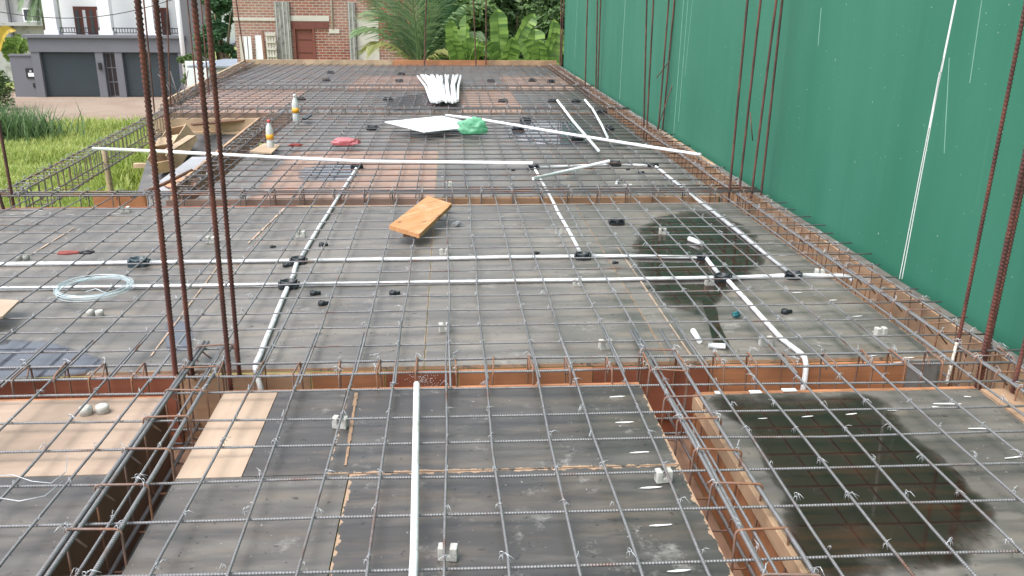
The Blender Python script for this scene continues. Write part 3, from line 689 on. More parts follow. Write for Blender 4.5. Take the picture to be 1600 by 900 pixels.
# ------------------------------------------------------------------ VERTICAL BARS
def vbar(p0, p1, r, label, group, ribbed=False, mat='rustfar', bend=.0, name='starter_bar', ext=1.4):
    p0 = Vector(p0); p1 = Vector(p1); d = p1-p0; p1 = p0+d*ext; d = p1-p0; L = d.length
    m = MB()
    side = Vector((R_.uniform(-1, 1), R_.uniform(-.4, .4), 0))*bend
    if ribbed:
        n = int(L/.0058); pts = []; rs = []
        for i in range(n+1):
            t = i/n; pts.append(p0+d*t+side*math.sin(t*3.0)); rs.append(r*(1.22 if i % 3 == 0 else .88))
        m.tube(pts, rs, 10)
    else:
        pts = [p0+d*(i/10)+side*math.sin(i/10*3.0) for i in range(11)]; m.tube(pts, r, 7)
    return m.build(name, mat, label=label, cat='rebar', group=group)
def vb_px(foot, Yf, top, Yt, r, label, group, **kw):
    """foot and top given where they stand in depth"""
    a = atY(foot[0], foot[1], Yf); b = atY(top[0], top[1], Yt); d = (b-a); a2 = Vector(a)
    a2 = a - d*((a.z+.34)/max(.2, d.z)); return vbar(a2, b, r, label, group, **kw)
G1 = 'rusty bars rising from the column at the near left pit'
vb_px((275, 590), 3.40, (215, 0), 2.75, .0098, 'thick rusty upright bar, first from the left of four at the near left pit', G1, ribbed=True, mat='rust')
vb_px((298, 560), 3.52, (243, 0), 2.95, .0092, 'thick rusty upright bar, second from the left of four at the near left pit', G1, ribbed=True, mat='rust')
vb_px((360, 600), 3.40, (303, 0), 2.85, .0092, 'thick rusty upright bar, third from the left of four at the near left pit', G1, ribbed=True, mat='rust')
vb_px((372, 560), 3.52, (324, 0), 3.0, .0088, 'thick rusty upright bar, rightmost of four at the near left pit', G1, ribbed=True, mat='rust')
G2 = 'rusty bars rising from the column at the near end of the green wall'
vb_px((1496, 540), 3.62, (1604, 0), 3.45, .0085, 'rusty ribbed bar leaning right, left of the thick pair by the green wall', G2, ribbed=True, mat='rust')
vb_px((1527, 600), 3.42, (1636, 80), 3.25, .0108, 'front one of the thick paired rusty bars by the green wall', G2, ribbed=True, mat='rust')
vb_px((1540, 560), 3.52, (1643, 80), 3.38, .0100, 'rear one of the thick paired rusty bars by the green wall', G2, ribbed=True, mat='rust')
vb_px((1580, 620), 3.16, (1660, 300), 3.05, .0085, 'short visible rusty bar at the right border before the green wall', G2, ribbed=True, mat='rust')
wb = MB(); n_ = 40; A = at(1484, 605, -.2); A = atY(1479, 600, 3.45); B = atY(1495, 535, 3.5)
wb.tube([A.lerp(B, i/n_) for i in range(n_+1)], [.0075*(1.1 if i % 2 else .92) for i in range(n_+1)], 9)
wb.build('rebar_stub', simple('white_painted_steel', (.6, .58, .52), .6, .2, 40, 0, (.2, .08, .04)), label='short whitish bar stub standing left of the thick rusty pair', cat='rebar')
G3 = 'slim bars rising where the second crosswise pit meets the green wall'
for i, (f, t, nm) in enumerate((((1140, 296), (1168, 0), 'first'), ((1155, 303), (1189, 0), 'second'), ((1176, 293), (1213.6, 0), 'third'), ((1189.5, 300), (1222, 0), 'last'))):
    vb_px(f, 6.78+.13*(i % 2), t, 6.7+.13*(i % 2), .0098, 'slim dark upright bar, %s from the left of four beside the green wall' % nm, G3, bend=.004)
G4 = 'slim bars rising halfway along the green wall'
for i, (f, t, nm) in enumerate((((1006, 200), (1011, 0), 'first'), ((1010, 212), (1021, 0), 'second'), ((1029, 195), (1044.5, 0), 'third'), ((1035, 205), (1054, 0), 'last'))):
    vb_px(f, 10.5+.15*(i % 2), t, 10.4+.15*(i % 2), .0105, 'thin dark upright bar, %s from the left of four halfway along the green wall' % nm, G4, bend=.004)
G5 = 'slim bars rising near the far end of the green wall'
for f, t, nm in (((914.5, 142), (918.8, 0), 'leftmost'), ((931, 139), (933.7, 0), 'middle'), ((934, 140), (938.7, 0), 'rightmost')):
    vb_px(f, 15.4, t, 15.3, .0125, 'thin dark upright bar, %s of three near the far end of the green wall' % nm, G5, bend=.01)
G6 = 'slim bars rising along the far edge of the deck'
for f, t, nm in (((744, 112), (739, 0), 'below the big tree, left of its neighbour'), ((759, 112), (759, 0), 'below the big tree, right of its neighbour'), ((874, 112), (876, 0), 'at the far right corner, left one'), ((877, 112), (882, 0), 'at the far right corner, right one'),
                 ((663, 108), (666, 0), 'in front of the coconut palm'), ((385, 106), (370, 0), 'in front of the left brick column')):
    vb_px(f, 20.7, t, 20.6, .015, 'thin rusty upright bar on the far edge '+nm, G6, bend=.02)
G7 = 'slim bars rising behind the stair opening'
for f, t, Y, nm in (((242, 183), (225, 10), 12.2, 'directly right of the first thick bar'), ((267.5, 165), (262, 0), 12.4, 'between the second and third thick bars'), ((307, 140), (293, 0), 14.5, 'left of the third thick bar'), ((326, 135), (316, 20), 14.6, 'between the third and fourth thick bars'), ((331, 132), (322, 20), 15.4, 'just left of the fourth thick bar')):
    vb_px(f, Y, t, Y-.1, .011, 'thin rusty upright bar rising by the stair opening, '+nm, G7, bend=.01)
vb_px((22, 325), 6.85, (-2, 190), 6.75, .012, 'rusty upright bar at the left border in front of the grass', 'bars rising at the left border', mat='rustfar')
vb_px((8, 335), 6.65, (-6, 290), 6.6, .012, 'lower rusty upright bar at the left border corner', 'bars rising at the left border', mat='rustfar', ext=1.0)
for p, q, Y, lb in (((1046, 95), (1026, 122), 10.5, 'short bar tied aslant high on the thin bars halfway along the wall'), ((1052, 128), (1025, 207), 10.45, 'loose bar leaning aslant against the thin bars halfway along the wall'),
                    ((1172, 175), (1176, 220), 6.7, 'short wire end hanging from the slim bars by the wall')):
    m = MB(); m.tube([atY(*p, Y), atY(*q, Y)], .006 if Y > 7 else .004, 6); m.build('rebar_offcut', 'rustfar', label=lb, cat='rebar')
for i in range(9):
    p = at(280+R_.uniform(-8, 12), 158+R_.uniform(-6, 8), .12); m = MB(); q = p+Vector((R_.uniform(-.5, .5), R_.uniform(-.2, .6), R_.uniform(.05, .45)))
    m.tube([p, q], .007, 5); m.build('rebar_offcut', 'barfar', label='grey bar offcut in the jumble at the left corner behind the stair opening', cat='rebar', group='jumble of bar offcuts at the corner')

# bamboo prop under the hanging cage
pp = MB(); p = atY(163, 232, 9.4); q = Vector((p.x+.05, p.y, -4.4)); n_ = 30
pp.tube([p.lerp(q, i/n_) for i in range(n_+1)], [.030*(1.08 if i % 3 == 0 else 1) for i in range(n_+1)], 14)
pr_ = pp.build('bamboo_prop', 'bamboo', label='bamboo prop standing in the grass under the hanging cage', cat='prop')

# ------------------------------------------------------------------ CONDUITS
def pipe(pts, r, label, mat='pvc', name='pvc_conduit', group=None, hollow=True):
    m = MB(); m.tube(pts, r, 14, caps=False); k = len(m.v)
    # open ends: inner bore
    pts = [Vector(p) for p in pts]; L0 = (pts[1]-pts[0]).normalized(); L1 = (pts[-1]-pts[-2]).normalized()
    m.tube(pts, r*.82, 14, caps=True)
    for a, b in ((0, k), ):
        for j in range(14):
            j2 = (j+1) % 14
            m.f.append((j, j2, k+j2, k+j)); m.sm.append(False)
            e = (len(pts)-1)*14; m.f.append((e+j2, e+j, k+e+j, k+e+j2)); m.sm.append(False)
    return m.build(name, mat, label=label, cat='conduit', group=group)
PR = .0125; zp = PR+.002
P = lambda x, y, z=zp: at(x, y, z)
def seg(a, b, n=8, w=.004, z=zp):
    a = Vector(a); b = Vector(b); return [a.lerp(b, i/n)+Vector((R_.uniform(-w, w), R_.uniform(-w, w), 0)) for i in range(n+1)]
BX1 = [at(218, 414, 0), at(467, 411, 0), at(910, 404, 0), at(1098, 405, 0)]
BX2 = [at(452, 449, 0), at(1128, 438, 0), at(1238, 434, 0)]
Y1 = 5.08; Y2 = 4.665
pipe(seg((-3.5, BX1[0].y, zp), (BX1[0].x-.05, BX1[0].y, zp)), PR, 'white conduit at the left border reaching the first black box')
pipe(seg((BX1[0].x+.05, BX1[0].y, zp), (BX1[1].x-.05, BX1[1].y, zp)), PR, 'white conduit passing behind the four rusty bars on the farther long line')
pipe(seg((BX1[1].x+.05, BX1[1].y, zp), (BX1[2].x-.05, BX1[2].y, zp)), PR, 'long white conduit across the middle bay on the farther long line')
pipe(seg((BX1[2].x+.05, BX1[2].y, zp), (BX1[3].x-.04, BX1[3].y, zp)), PR, 'short white conduit crossing the dark middle puddle on the farther long line')
pipe(seg((-3.5, BX2[0].y, zp), (BX2[0].x-.05, BX2[0].y, zp)), PR, 'white conduit under the wire coil on the nearer long line')
pipe(seg((BX2[0].x+.05, BX2[0].y, zp), (BX2[1].x-.05, BX2[1].y, zp), 12), PR, 'longest white conduit across the middle bay on the nearer long line')
pipe(seg((BX2[1].x+.05, BX2[1].y, zp), (BX2[2].x-.04, BX2[2].y, zp), 3), PR, 'short white conduit between the two right boxes on the nearer long line')
e = at(1318, 431, zp); pipe(seg((BX2[2].x+.05, BX2[2].y, zp), e, 4)+[e+Vector((.03, -.01, -.004)), e+Vector((.045, -.03, -.02))], PR, 'white conduit end stub reaching the wall beam')
B3 = at(558, 264, 0); B4 = at(833, 264, 0); B5 = at(960, 259, 0); B6 = at(1020, 261, 0)
pipe(seg(B3+Vector((0, -.05, zp)), BX1[1]+Vector((0, .05, zp))), PR, 'lengthwise white conduit crossing the pinkish sheet and the pit')
pipe(seg(BX1[1]+Vector((-.0, -.05, zp)), BX2[0]+Vector((0, .05, zp)), 3), PR, 'short lengthwise conduit between the two left boxes')
a_ = BX2[0]+Vector((0, -.05, zp)); b_ = at(405, 556, zp); c_ = at(402, 575, 0); 
pipe(seg(a_, b_, 5, .002)+[Vector((b_.x+.003, 3.59, zp)), Vector((b_.x+.012, 3.545, .012)), Vector((b_.x+.022, 3.518, -.008)), Vector((b_.x+.036, 3.50, -.05)), Vector((b_.x+.05, 3.49, -.3))], PR, 'lengthwise conduit bending down into the pit beside the four rusty bars')
pipe(seg(B4+Vector((.01, -.05, zp)), BX1[2]+Vector((0, .05, zp))), PR, 'lengthwise white conduit right of the orange plank')
pipe(seg(B4+Vector((.05, 0, zp)), B5+Vector((-.05, 0, zp)), 3), PR, 'crosswise conduit behind the slanting loose one')
pipe(seg(B5+Vector((.05, 0, zp)), B6+Vector((-.05, 0, zp)), 2), PR, 'short crosswise conduit beside the wall conduit box')
pipe(seg(B6+Vector((.02, -.05, zp)), BX2[2]+Vector((0, .05, zp)), 12), PR, 'long lengthwise conduit nearest the green wall')
pipe(seg(BX1[3]+Vector((.01, -.04, zp)), BX2[1]+Vector((0, .05, zp)), 3), PR, 'short conduit over the dark middle puddle')
b_ = at(1240, 545, .03)
e_ = at(1221, 529, zp); f_ = at(1239, 543, zp)
pipe(seg(BX2[1]+Vector((.02, -.05, zp)), e_, 6, .001)+[e_.lerp(f_, .5), f_, Vector((f_.x+.010, 3.59, zp)), Vector((f_.x+.010, 3.545, .012)), Vector((f_.x+.008, 3.518, -.008)), Vector((f_.x+.002, 3.50, -.05)), Vector((f_.x-.010, 3.49, -.34))], PR, 'conduit bending down into the pit at the right')
a_ = atY(651, 596, 3.36)
zz_ = .072
u_ = at(651, 600, zz_); v_ = at(645.5, 980, zz_)
pipe([u_, u_.lerp(v_, .2), u_.lerp(v_, .5), u_.lerp(v_, .8), Vector((v_.x, .3, zz_))], .0125, 'thick white conduit lying straight towards the viewer over the near bay')
# loose ones over the mesh
zt_ = ZL+RB+.013
a_ = at(145, 232, .11); b_ = at(560, 252, zt_+.01); c_ = at(832, 255, zt_)
pipe([a_, a_.lerp(b_, .3)+Vector((0, 0, .004)), a_.lerp(b_, .6), b_, b_.lerp(c_, .5), c_], .016, 'very long loose white conduit from the hanging cage across the mat', 'pvcclean')
pipe([at(697, 180, zt_), at(760, 188, zt_), at(860, 205, zt_+.01), at(980, 224, zt_+.012), at(1095, 242, zt_)], .0165, 'long loose white conduit from the white board towards the green wall', 'pvcclean')
pipe([at(871, 157, zt_), at(896, 190, zt_+.01), at(935, 235, zt_+.02)], .016, 'loose straight white conduit passing over the long diagonal one', 'pvcclean')
pipe([at(914, 156, zt_), at(927, 172, zt_), at(940, 195, zt_), at(949, 214, zt_)], .015, 'loose curved white conduit stopping at the long diagonal one', 'pvcclean')
pipe([at(833, 279, zt_), at(890, 266, zt_+.005), at(951, 252, zt_)], .0145, 'short loose white conduit slanting over the box line', 'pvcclean')
# offcuts
for (p, q, r_, lb) in (((1077, 373), (1097, 381), .017, 'white conduit offcut lying on the dark middle puddle'), ((1083, 517), (1093, 533), .0135, 'white conduit offcut pointing at the viewer near the puddle tail'), ((1107, 540), (1133, 541), .0135, 'white conduit offcut lying crosswise at the puddle tail'), ((963, 286), (966, 282), .012, 'tiny white offcut on the far sheet beyond the second pit')):
    pipe([at(*p, r_+.002), at((p[0]+q[0])/2, (p[1]+q[1])/2, r_+.002), at(*q, r_+.002)], r_, lb, 'pvcclean', 'conduit_offcut')
# fan of white conduits
Cc = at(688, 155, .09)
for i in range(26):
    t = i/25; row = i % 3
    bpt = at(674+41*t, 158+R_.uniform(-2, 2), .07+.03*row); f2 = t+R_.uniform(-.06, .06)
    tip = at(652+68*f2, 117+R_.uniform(0, 3), .07+.05*row+R_.uniform(0, .05))
    mid_ = bpt.lerp(tip, .5)+Vector((R_.uniform(-.04, .04)+(.1*(.5-t)), 0, .02))
    m = MB(); m.tube([bpt, bpt.lerp(mid_, .5), mid_, mid_.lerp(tip, .5), tip], .020, 10)
    m.build('pvc_conduit', 'pvcclean', label='cut white conduit in the fanned bundle near the far edge', cat='conduit', group='fanned bundle of cut white conduits')

# ------------------------------------------------------------------ JUNCTION BOXES
def jbox(loc, label, rz=0., mat='blackbox', s=1., h=.034):
    o = empty('junction_box', loc, label, 'junction box'); o.rotation_euler = (0, 0, 0)
    m = MB(); R = Matrix.Translation(loc) @ Matrix.Rotation(rz, 4, 'Z') @ Matrix.Scale(s, 4)
    # square flange with clipped corners + round body with screw lugs and conduit spouts
    q = []
    for sx, sy in ((1, 1), (-1, 1), (-1, -1), (1, -1)):
        c = [Vector((sx*.042, sy*.034, 0)), Vector((sx*.034, sy*.042, 0))]
        q += c if sx*sy > 0 else c[::-1]
    m.prism([R @ (p+Vector((0, 0, .0))) for p in q], .015*s); m.build('flange', mat, o)
    m = MB(); m.lathe([(.034, .016), (.037, h-.004), (.033, h), (.029, h), (.028, .012), (.001, .012)], (0, 0, 0), 20); m.v = [R @ v for v in m.v]; m.build('body', mat, o)
    for a in (0, math.pi/2, math.pi, 3*math.pi/2):
        m = MB(); d = Vector((math.cos(a), math.sin(a), 0)); m.tube([R @ (d*.036+Vector((0, 0, .0155))), R @ (d*.049+Vector((0, 0, .0155)))], .0145*s, 10); m.build('spout', mat, o)
    m = MB()
    for sx in (1, -1): m.lathe([(.006, h-.002), (.006, h+.004), (.002, h+.005)], (sx*.034, 0, 0), 8)
    m.v = [R @ v for v in m.v]; m.build('screw_lug', mat, o)
    return o
for p, lb, s in ((BX1[0], 'left of the four rusty bars on the farther long conduit', 1.3), (BX1[1], 'where the lengthwise conduit meets the farther long conduit', 1.1), (BX1[2], 'where the middle lengthwise conduit ends on the farther long conduit', 1.1),
              (BX1[3], 'at the end of the farther long conduit over the dark puddle', 1.0), (BX2[0], 'where the lengthwise conduit meets the nearer long conduit', 1.2), (BX2[1], 'at the right edge of the dark middle puddle', 1.1), (BX2[2], 'where the wall side conduit meets the nearer long conduit', 1.1),
              (B3, 'at the far end of the lengthwise conduit on the pinkish sheet', 1.2), (B4, 'at the far end of the middle lengthwise conduit', 1.2), (B5, 'between the two crosswise conduits in the far bay', 1.3), (B6, 'at the far end of the wall side conduit', 1.1)):
    jbox(p, 'black round junction box '+lb, R_.uniform(-.1, .1), 'bluebox' if p is BX1[0] else 'blackbox', s)
def blk(x, y, lb, s=1.2, m='blackbox'): jbox(at(x, y, 0), lb, R_.uniform(0, 1.5), m, s)
jbox(at(963, 350, .002), 'loose square black junction box lying face up beyond the middle puddle', .08, 'blackbox', 1.15)
for x, y, lb in ((582, 203, 'left of the white board'), (821, 190, 'beside the upper edge of the bright water'), (809, 205, 'on the left edge of the bright water'), (950, 203, 'right of the curved loose conduit'), (900, 220, 'left of the loose straight conduit end'),
                 (606, 157, 'left of the white conduit fan'), (786, 160, 'on the small pinkish sheet'), (864, 160, 'left of the top of the loose straight conduit'), (900, 161, 'between the tops of the two loose conduits'), (940, 178, 'beside the wall beam near the third pit'),
                 (624, 128, 'in the farthest bay left of the conduit fan'), (767, 128, 'in the farthest bay right of the conduit fan'), (832, 127, 'in the farthest bay centre right'), (861, 129, 'in the farthest bay beside the wall beam'), (510, 127, 'in the farthest bay below the red door'), (517, 115, 'at the far edge below the buckets'), (627, 117, 'at the far edge below the palm'), (470, 157, 'beyond the farther bottle')):
    blk(x, y, 'black round junction box '+lb, 1.5 if y < 170 else 1.5)
for x, y, lb in ((503, 385, 'small black fitting beyond the farther long conduit, right of the lengthwise one'), (425, 387, 'tiny black cap left of the lengthwise conduit'), (614, 461, 'small dark grey cap lying alone in the middle of the grid'), (503, 477, 'small black cap near the nearer conduit crossing'), (490, 461, 'curled black strip beside the nearer conduit crossing'),
                 (447, 417, 'small black cap beside the farther conduit crossing'), (960, 412, 'tiny black cap right of the middle box'), (837, 397, 'tiny black cap above the farther long conduit'), (1226, 490, 'small black cap beside the bent conduit'), (801, 267, 'tiny black cap left of the second pit conduit'), (980, 266, 'tiny black cap near the crosswise conduit'), (1000, 271, 'small black cap near the wall side conduit box')):
    o = MB(); c = at(x, y, 0); r = .013 if 'tiny' in lb else .02
    o.lathe([(r, 0), (r, r*.9), (r*.8, r*1.2), (r*.55, r*1.2), (r*.5, r*.5)], c, 12); o.tube([c+Vector((0, 0, r*.5)), c+Vector((r*1.9, r*.4, r*.5))], r*.5, 8)
    o.build('conduit_plug', 'blackbox', label=lb, cat='conduit plug')
# teal wire ball
m = MB(); c = at(1151, 491, .02)
for i in range(7):
    ax = Vector((R_.uniform(-1, 1), R_.uniform(-1, 1), R_.uniform(.2, 1))).normalized(); u = ax.orthogonal().normalized(); m.tube([q+Vector((0, 0, 0)) for q in arc(c, R_.uniform(.018, .03), 0, 5.8, 12, u, ax.cross(u)*.6)], .0025, 5)
m.build('wire_tangle', simple('teal_wire', (.02, .17, .2), .5, .3, 30), label='small tangle of teal wire near the bent conduit', cat='wire')
m = MB(); c = at(714, 350, .02)
for i in range(9):
    ax = Vector((R_.uniform(-1, 1), R_.uniform(-1, 1), R_.uniform(.5, 1))).normalized(); u = ax.orthogonal().normalized(); m.tube([q+Vector((R_.uniform(-.02, .03), 0, 0)) for q in arc(c, R_.uniform(.015, .032), 0, 5.8, 10, u, ax.cross(u)*.6)], .0018, 4)
m.build('wire_tangle', 'tie', label='tangle of loose tie wire right of the orange plank', cat='wire')

# ------------------------------------------------------------------ SPACER BLOCKS
def spacer(x, y, label, rz=0, pair=True, s=1., rounded=False, hgt=.033):
    s *= .82
    c = at(x, y, 0); o = empty('spacer_block', c, label, 'spacer block'); R = Matrix.Translation(c) @ Matrix.Rotation(rz, 4, 'Z')
    if rounded:
        for dx in (-.024, .024):
            m = MB(); m.lathe([(.019*s, 0), (.021*s, hgt*.7), (.019*s, hgt*.95), (.012*s, hgt)], (dx*s, 0, 0), 14); m.v = [R @ v for v in m.v]; m.build('lobe', 'concrete', o)
    else:
        for dx in (-.021, .021):
            m = MB(); m.box((dx*s-.0135*s, -.02*s, 0), (dx*s+.0135*s, .02*s, hgt+.012), R); m.build('lobe', 'concrete', o, bevel=.004)
        m = MB(); m.box((-.03*s, -.018*s, .0), (.03*s, .018*s, hgt*.55), R); m.build('web', 'concrete', o, bevel=.003)
    return o
for x, y, lb, rnd_, s in ((700, 873, 'beside the thick white conduit nearest the viewer', 0, 1.), (1036, 752, 'near the chipped edge of the near right pit', 0, 1.), (532, 668, 'beside the torn seam strip in the near bay', 0, 1.), (148, 646, 'on the peach plywood sheet', 1, 1.5), (695, 518, 'in the middle of the grid near the crosswise pit', 0, 1.),
                       (946, 545, 'under the bar lap before the crosswise pit', 0, 1.1), (1196, 540, 'beside the bent conduit at the right', 0, 1.1), (149, 494, 'with round tops below the wire coil', 1, 1.2), (902, 447, 'under the nearer long conduit, middle', 0, .9), (1108, 446, 'beside the puddle edge box', 0, .9), (694, 399, 'just beyond the farther long conduit', 0, 1.), (36, 406, 'at the left end of the farther long conduit', 1, 1.1),
                       (330, 380, 'between the third and fourth rusty bars', 0, 1.1), (470, 371, 'left of the lengthwise conduit', 0, 1.1), (1035, 366, 'in the dark middle puddle', 0, .9), (873, 366, 'left of the loose square box', 0, .9), (700, 292, 'right of the pinkish sheet corner', 0, 1.2), (981, 296, 'before the second pit on the right', 0, 1.2), (196, 332, 'at the left beyond the middle bay', 0, 1.2), (1280, 432, 'by the conduit stub at the wall beam', 0, 1.), (1375, 525, 'near the wall beam at the right', 0, 1.)):
    spacer(x, y, ('round topped concrete spacer pair ' if rnd_ else 'small twin concrete spacer block ')+lb, R_.uniform(-.25, .25), True, s, bool(rnd_))

# ------------------------------------------------------------------ PUDDLES
def puddle(px, mat, label, z=.0032):
    pts = [at(x, y, z) for x, y in px]; n = len(pts); c = sum(pts, Vector())/n
    # resample outline smoothly
    out = []
    for i in range(n):
        p0, p1, p2, p3 = pts[i-1], pts[i], pts[(i+1) % n], pts[(i+2) % n]
        for k in range(6):
            t = k/6; out.append(.5*((2*p1)+(p2-p0)*t+(2*p0-5*p1+4*p2-p3)*t*t+(3*p1-p0-3*p2+p3)*t*t*t))
    m = MB(); N = len(out); fade = []
    rings = ((1.03, 0.), (.95, .33), (.85, .7), (.6, 1.), (.3, 1.))
    for s, f in rings:
        for p in out: q = c+(p-c)*s; q.z = z; m.v.append(q); fade.append(f)
    m.v.append(c); fade.append(1.)
    for r in range(len(rings)-1):
        for i in range(N): j = (i+1) % N; m.f.append((r*N+i, r*N+j, (r+1)*N+j, (r+1)*N+i)); m.sm.append(True)
    L = len(rings)-1
    for i in range(N): m.f.append((L*N+i, L*N+(i+1) % N, len(m.v)-1)); m.sm.append(True)
    m.fade = ('fade', fade); m.build('puddle', mat, label=label, kind='structure')
wA = water('dark_puddle_water', (.024, .016, .011), .86, .85)
wB = water('sky_tinted_puddle_water', (.09, .10, .125), .85, .05, 1.)  # bluish tint paints reflected sky into the water's base colour
puddle([(1118, 622), (1350, 618), (1420, 668), (1500, 745), (1552, 800), (1540, 860), (1440, 900), (1262, 905), (1222, 800), (1180, 690)], wA, 'large dark puddle on the near right sheet')
puddle([(1012, 345), (1090, 328), (1160, 350), (1195, 395), (1172, 435), (1135, 458), (1110, 485), (1060, 485), (1015, 455), (990, 395)], wA, 'dark puddle under the crossing conduits of the middle bay')
puddle([(1098, 470), (1118, 478), (1126, 510), (1143, 546), (1118, 546), (1108, 510)], wA, 'thin tail of the dark middle puddle', .0036)
puddle([(-60, 535), (60, 532), (140, 552), (152, 575), (80, 590), (-60, 592)], wB, 'bluish puddle at the left border before the crosswise pit')
puddle([(262, 498), (300, 510), (296, 545), (262, 548)], wB, 'small bluish puddle behind the first rusty bars')
puddle([(795, 193), (850, 188), (900, 192), (930, 210), (905, 226), (840, 226), (792, 216)], wB, 'bright sky-tinted water near the diagonal conduit')
puddle([(620, 152), (680, 146), (676, 168), (606, 172)], wB, 'bright wet patch left of the conduit fan')
puddle([(478, 262), (548, 256), (560, 272), (540, 282), (468, 280)], wB, 'bluish sky-tinted wet sheen on the pinkish sheet')

# ------------------------------------------------------------------ WHITE PAINT FLAKES
def flake(px, py, L, Wd, ang, label, z=.0045):
    c = at(px, py, 0); m = MB(); d = Vector((math.cos(ang), math.sin(ang), 0)); s = Vector((-d.y, d.x, 0)); pts = []
    for i in range(10):
        a = 2*math.pi*i/10; pts.append(c+Vector((0, 0, .003))+d*(L/2*math.cos(a)*R_.uniform(.85, 1.1))+s*(Wd*.36*math.sin(a)*R_.uniform(.4, 1.1)))
    m.prism(pts, .0012); return m.build('plaster_mark', 'paper', label=label, cat='plaster mark', group='white plaster marks on the near sheets')
for (x, y), w in zip(((965, 621), (976, 661), (1000, 708), (1018, 763), (1032, 822), (1062, 893)), ('farthest', 'second farthest', 'third farthest', 'third nearest', 'second nearest', 'nearest')): flake(x, y, .075, .016, .05, w+' white plaster mark in the row beside the near right pit')
for x, y, L, wd, lb2 in ((1478, 632, .12, .018, 'the longest'), (1462, 637, .03, .02, 'stubby, touching the longest'), (1530, 671, .09, .016, 'second nearest to the tan edge plank'), (1583, 716, .08, .016, 'nearest to the viewer'), (1512, 621, .03, .012, 'small, farthest back corner'), (1395, 642, .05, .012, 'left of the longest one'), (1330, 648, .05, .012, 'inside the puddle at right'), (1192, 655, .04, .01, 'at the puddle corner left'), (1262, 652, .05, .012, 'inside the puddle middle')):
    flake(x, y, L, wd, R_.uniform(-.2, .2), 'white plaster mark on the puddled near right sheet, '+lb2)
for x, y in ((1245, 458), (1300, 470), (1340, 495), (1370, 519), (1420, 560), (1240, 430), (1225, 400), (1400, 568), (1290, 555), (1360, 557), (60, 330), (110, 336), (180, 335), (300, 350), (22, 336)):
    flake(x, y, .06, .012, .1, 'small white plaster mark on the middle bay sheets '+('near the wall beam' if x > 500 else 'at its far left edge'))
def strip(p0, p1, wd, lb, mat='paper'):
    a = at(*p0, .004); b = at(*p1, .004); d = (b-a).normalized(); s = Vector((-d.y, d.x, 0))*wd
    m = MB(); n = 10
    for i in range(n):
        p = a.lerp(b, i/n); q = a.lerp(b, (i+1)/n); u = s*R_.uniform(.4, 1.2); m.prism([p-u, q-u*R_.uniform(.6, 1.2), q+u, p+u*R_.uniform(.5, 1)], .0014)
    m.build('torn_seam_strip', mat, label=lb, cat='seam strip')
strip((557, 614), (540, 727), .008, 'torn tan seam strip beside the spacer block in the near bay', 'plytan')
strip((116, 356), (48, 398), .006, 'pale torn seam strip at the left of the middle bay', 'plypale')
strip((345, 410), (236, 556), .005, 'pale torn seam strip beside the third rusty bar', 'plypale')
strip((962, 382), (1080, 556), .005, 'pale torn seam strip left of the dark middle puddle', 'plypale')
strip((445, 325), (388, 380), .008, 'pale torn seam strip beyond the fourth rusty bar', 'plypale')
for x, y, wx in ((1183, 617, .05), (1236, 614, .06), (1125, 618, .03)):
    c = at(x, y, 0); m = MB(); m.box((c.x-wx/2, c.y+.01, .001), (c.x+wx/2, c.y+.035, .005)); m.build('plastic_scrap', 'paper', label='flat white plastic scrap on the board edge behind the puddled near sheet', cat='scrap', group='white plastic scraps behind the puddled sheet')

# ------------------------------------------------------------------ LOOSE THINGS
# orange plank
a, b, c, d = at(608, 352, .13), at(655, 366, .09), at(706, 318, .12), at(668, 306, .15)
m = MB(); up_ = Vector((0, 0, .028)); m.prism([b-up_, c-up_, d-up_, a-up_][::-1], up_)
m.v = [Vector(v) for v in m.v]
m.build('sawn_plank', 'plank', label='orange sawn plank lying tilted on the middle bay mat', cat='plank')
m = MB(); a = at(630, 362, .085); b = at(655, 364, .085)
m.box((a.x, a.y-.02, .055), (b.x, b.y+.05, .078)); m.build('wood_offcut', 'plankdark', label='small brown offcut under the near end of the orange plank', cat='offcut')
# white board: diamond
q = [at(x, y, z) for x, y, z in ((601, 190, .16), (663, 206, .10), (755, 196, .10), (690, 181, .14))]
m = MB(); m.prism([p-Vector((0, 0, .01)) for p in q], .01)
m.build('foam_board', simple('white_foam_board', (.93, .94, .95), .4, .01, 3), label='white flat board lying turned on the far mat beside the green bag', cat='board')
def bag(px, py, r, hgt, col, label, seed, trans=.5, z0=.06):
    bm = bmesh.new(); bmesh.ops.create_icosphere(bm, subdivisions=4, radius=1); c = at(px, py, z0)
    for v in bm.verts:
        p = v.co.copy(); n = noise.noise(p*1.6+Vector((seed, 0, 0)))*.35+abs(noise.noise(p*4+Vector((0, seed, 0))))*.35+noise.noise(p*9)*.08
        p *= .85+n; v.co = Vector((p.x*r, p.y*r*.7, max(0, (p.z+.75)*hgt*.5)))
    me = bpy.data.meshes.new('plastic_bag'); bm.to_mesh(me); bm.free()
    for f in me.polygons: f.use_smooth = True
    mm = NT(label[:12]); mm.base(mm.mix(mm.noise(mm.coords(), 14, 4), tuple(x*.75 for x in col), tuple(min(1, x*1.3) for x in col))); mm.rough(.35); tl = mm.n('ShaderNodeBsdfTranslucent', i_0=(*col, 1)); mx = mm.n('ShaderNodeMixShader', i_0=trans)
    mm.l(mm.p.outputs[0], mx.inputs[1]); mm.l(tl.outputs[0], mx.inputs[2]); mm.l(mx.outputs[0], mm.out.inputs[0]); mm.bump(mm.noise(mm.coords(), 30, 5, .7), .5, .01)
    me.materials.append(mm.m); o = bpy.data.objects.new('plastic_bag', me); COL.objects.link(o); o.location = c; return tag(o, label, 'plastic bag')
bag(737, 208, .19, .2, (.33, .72, .50), 'crumpled green plastic bag on the corner of the white board', 3)
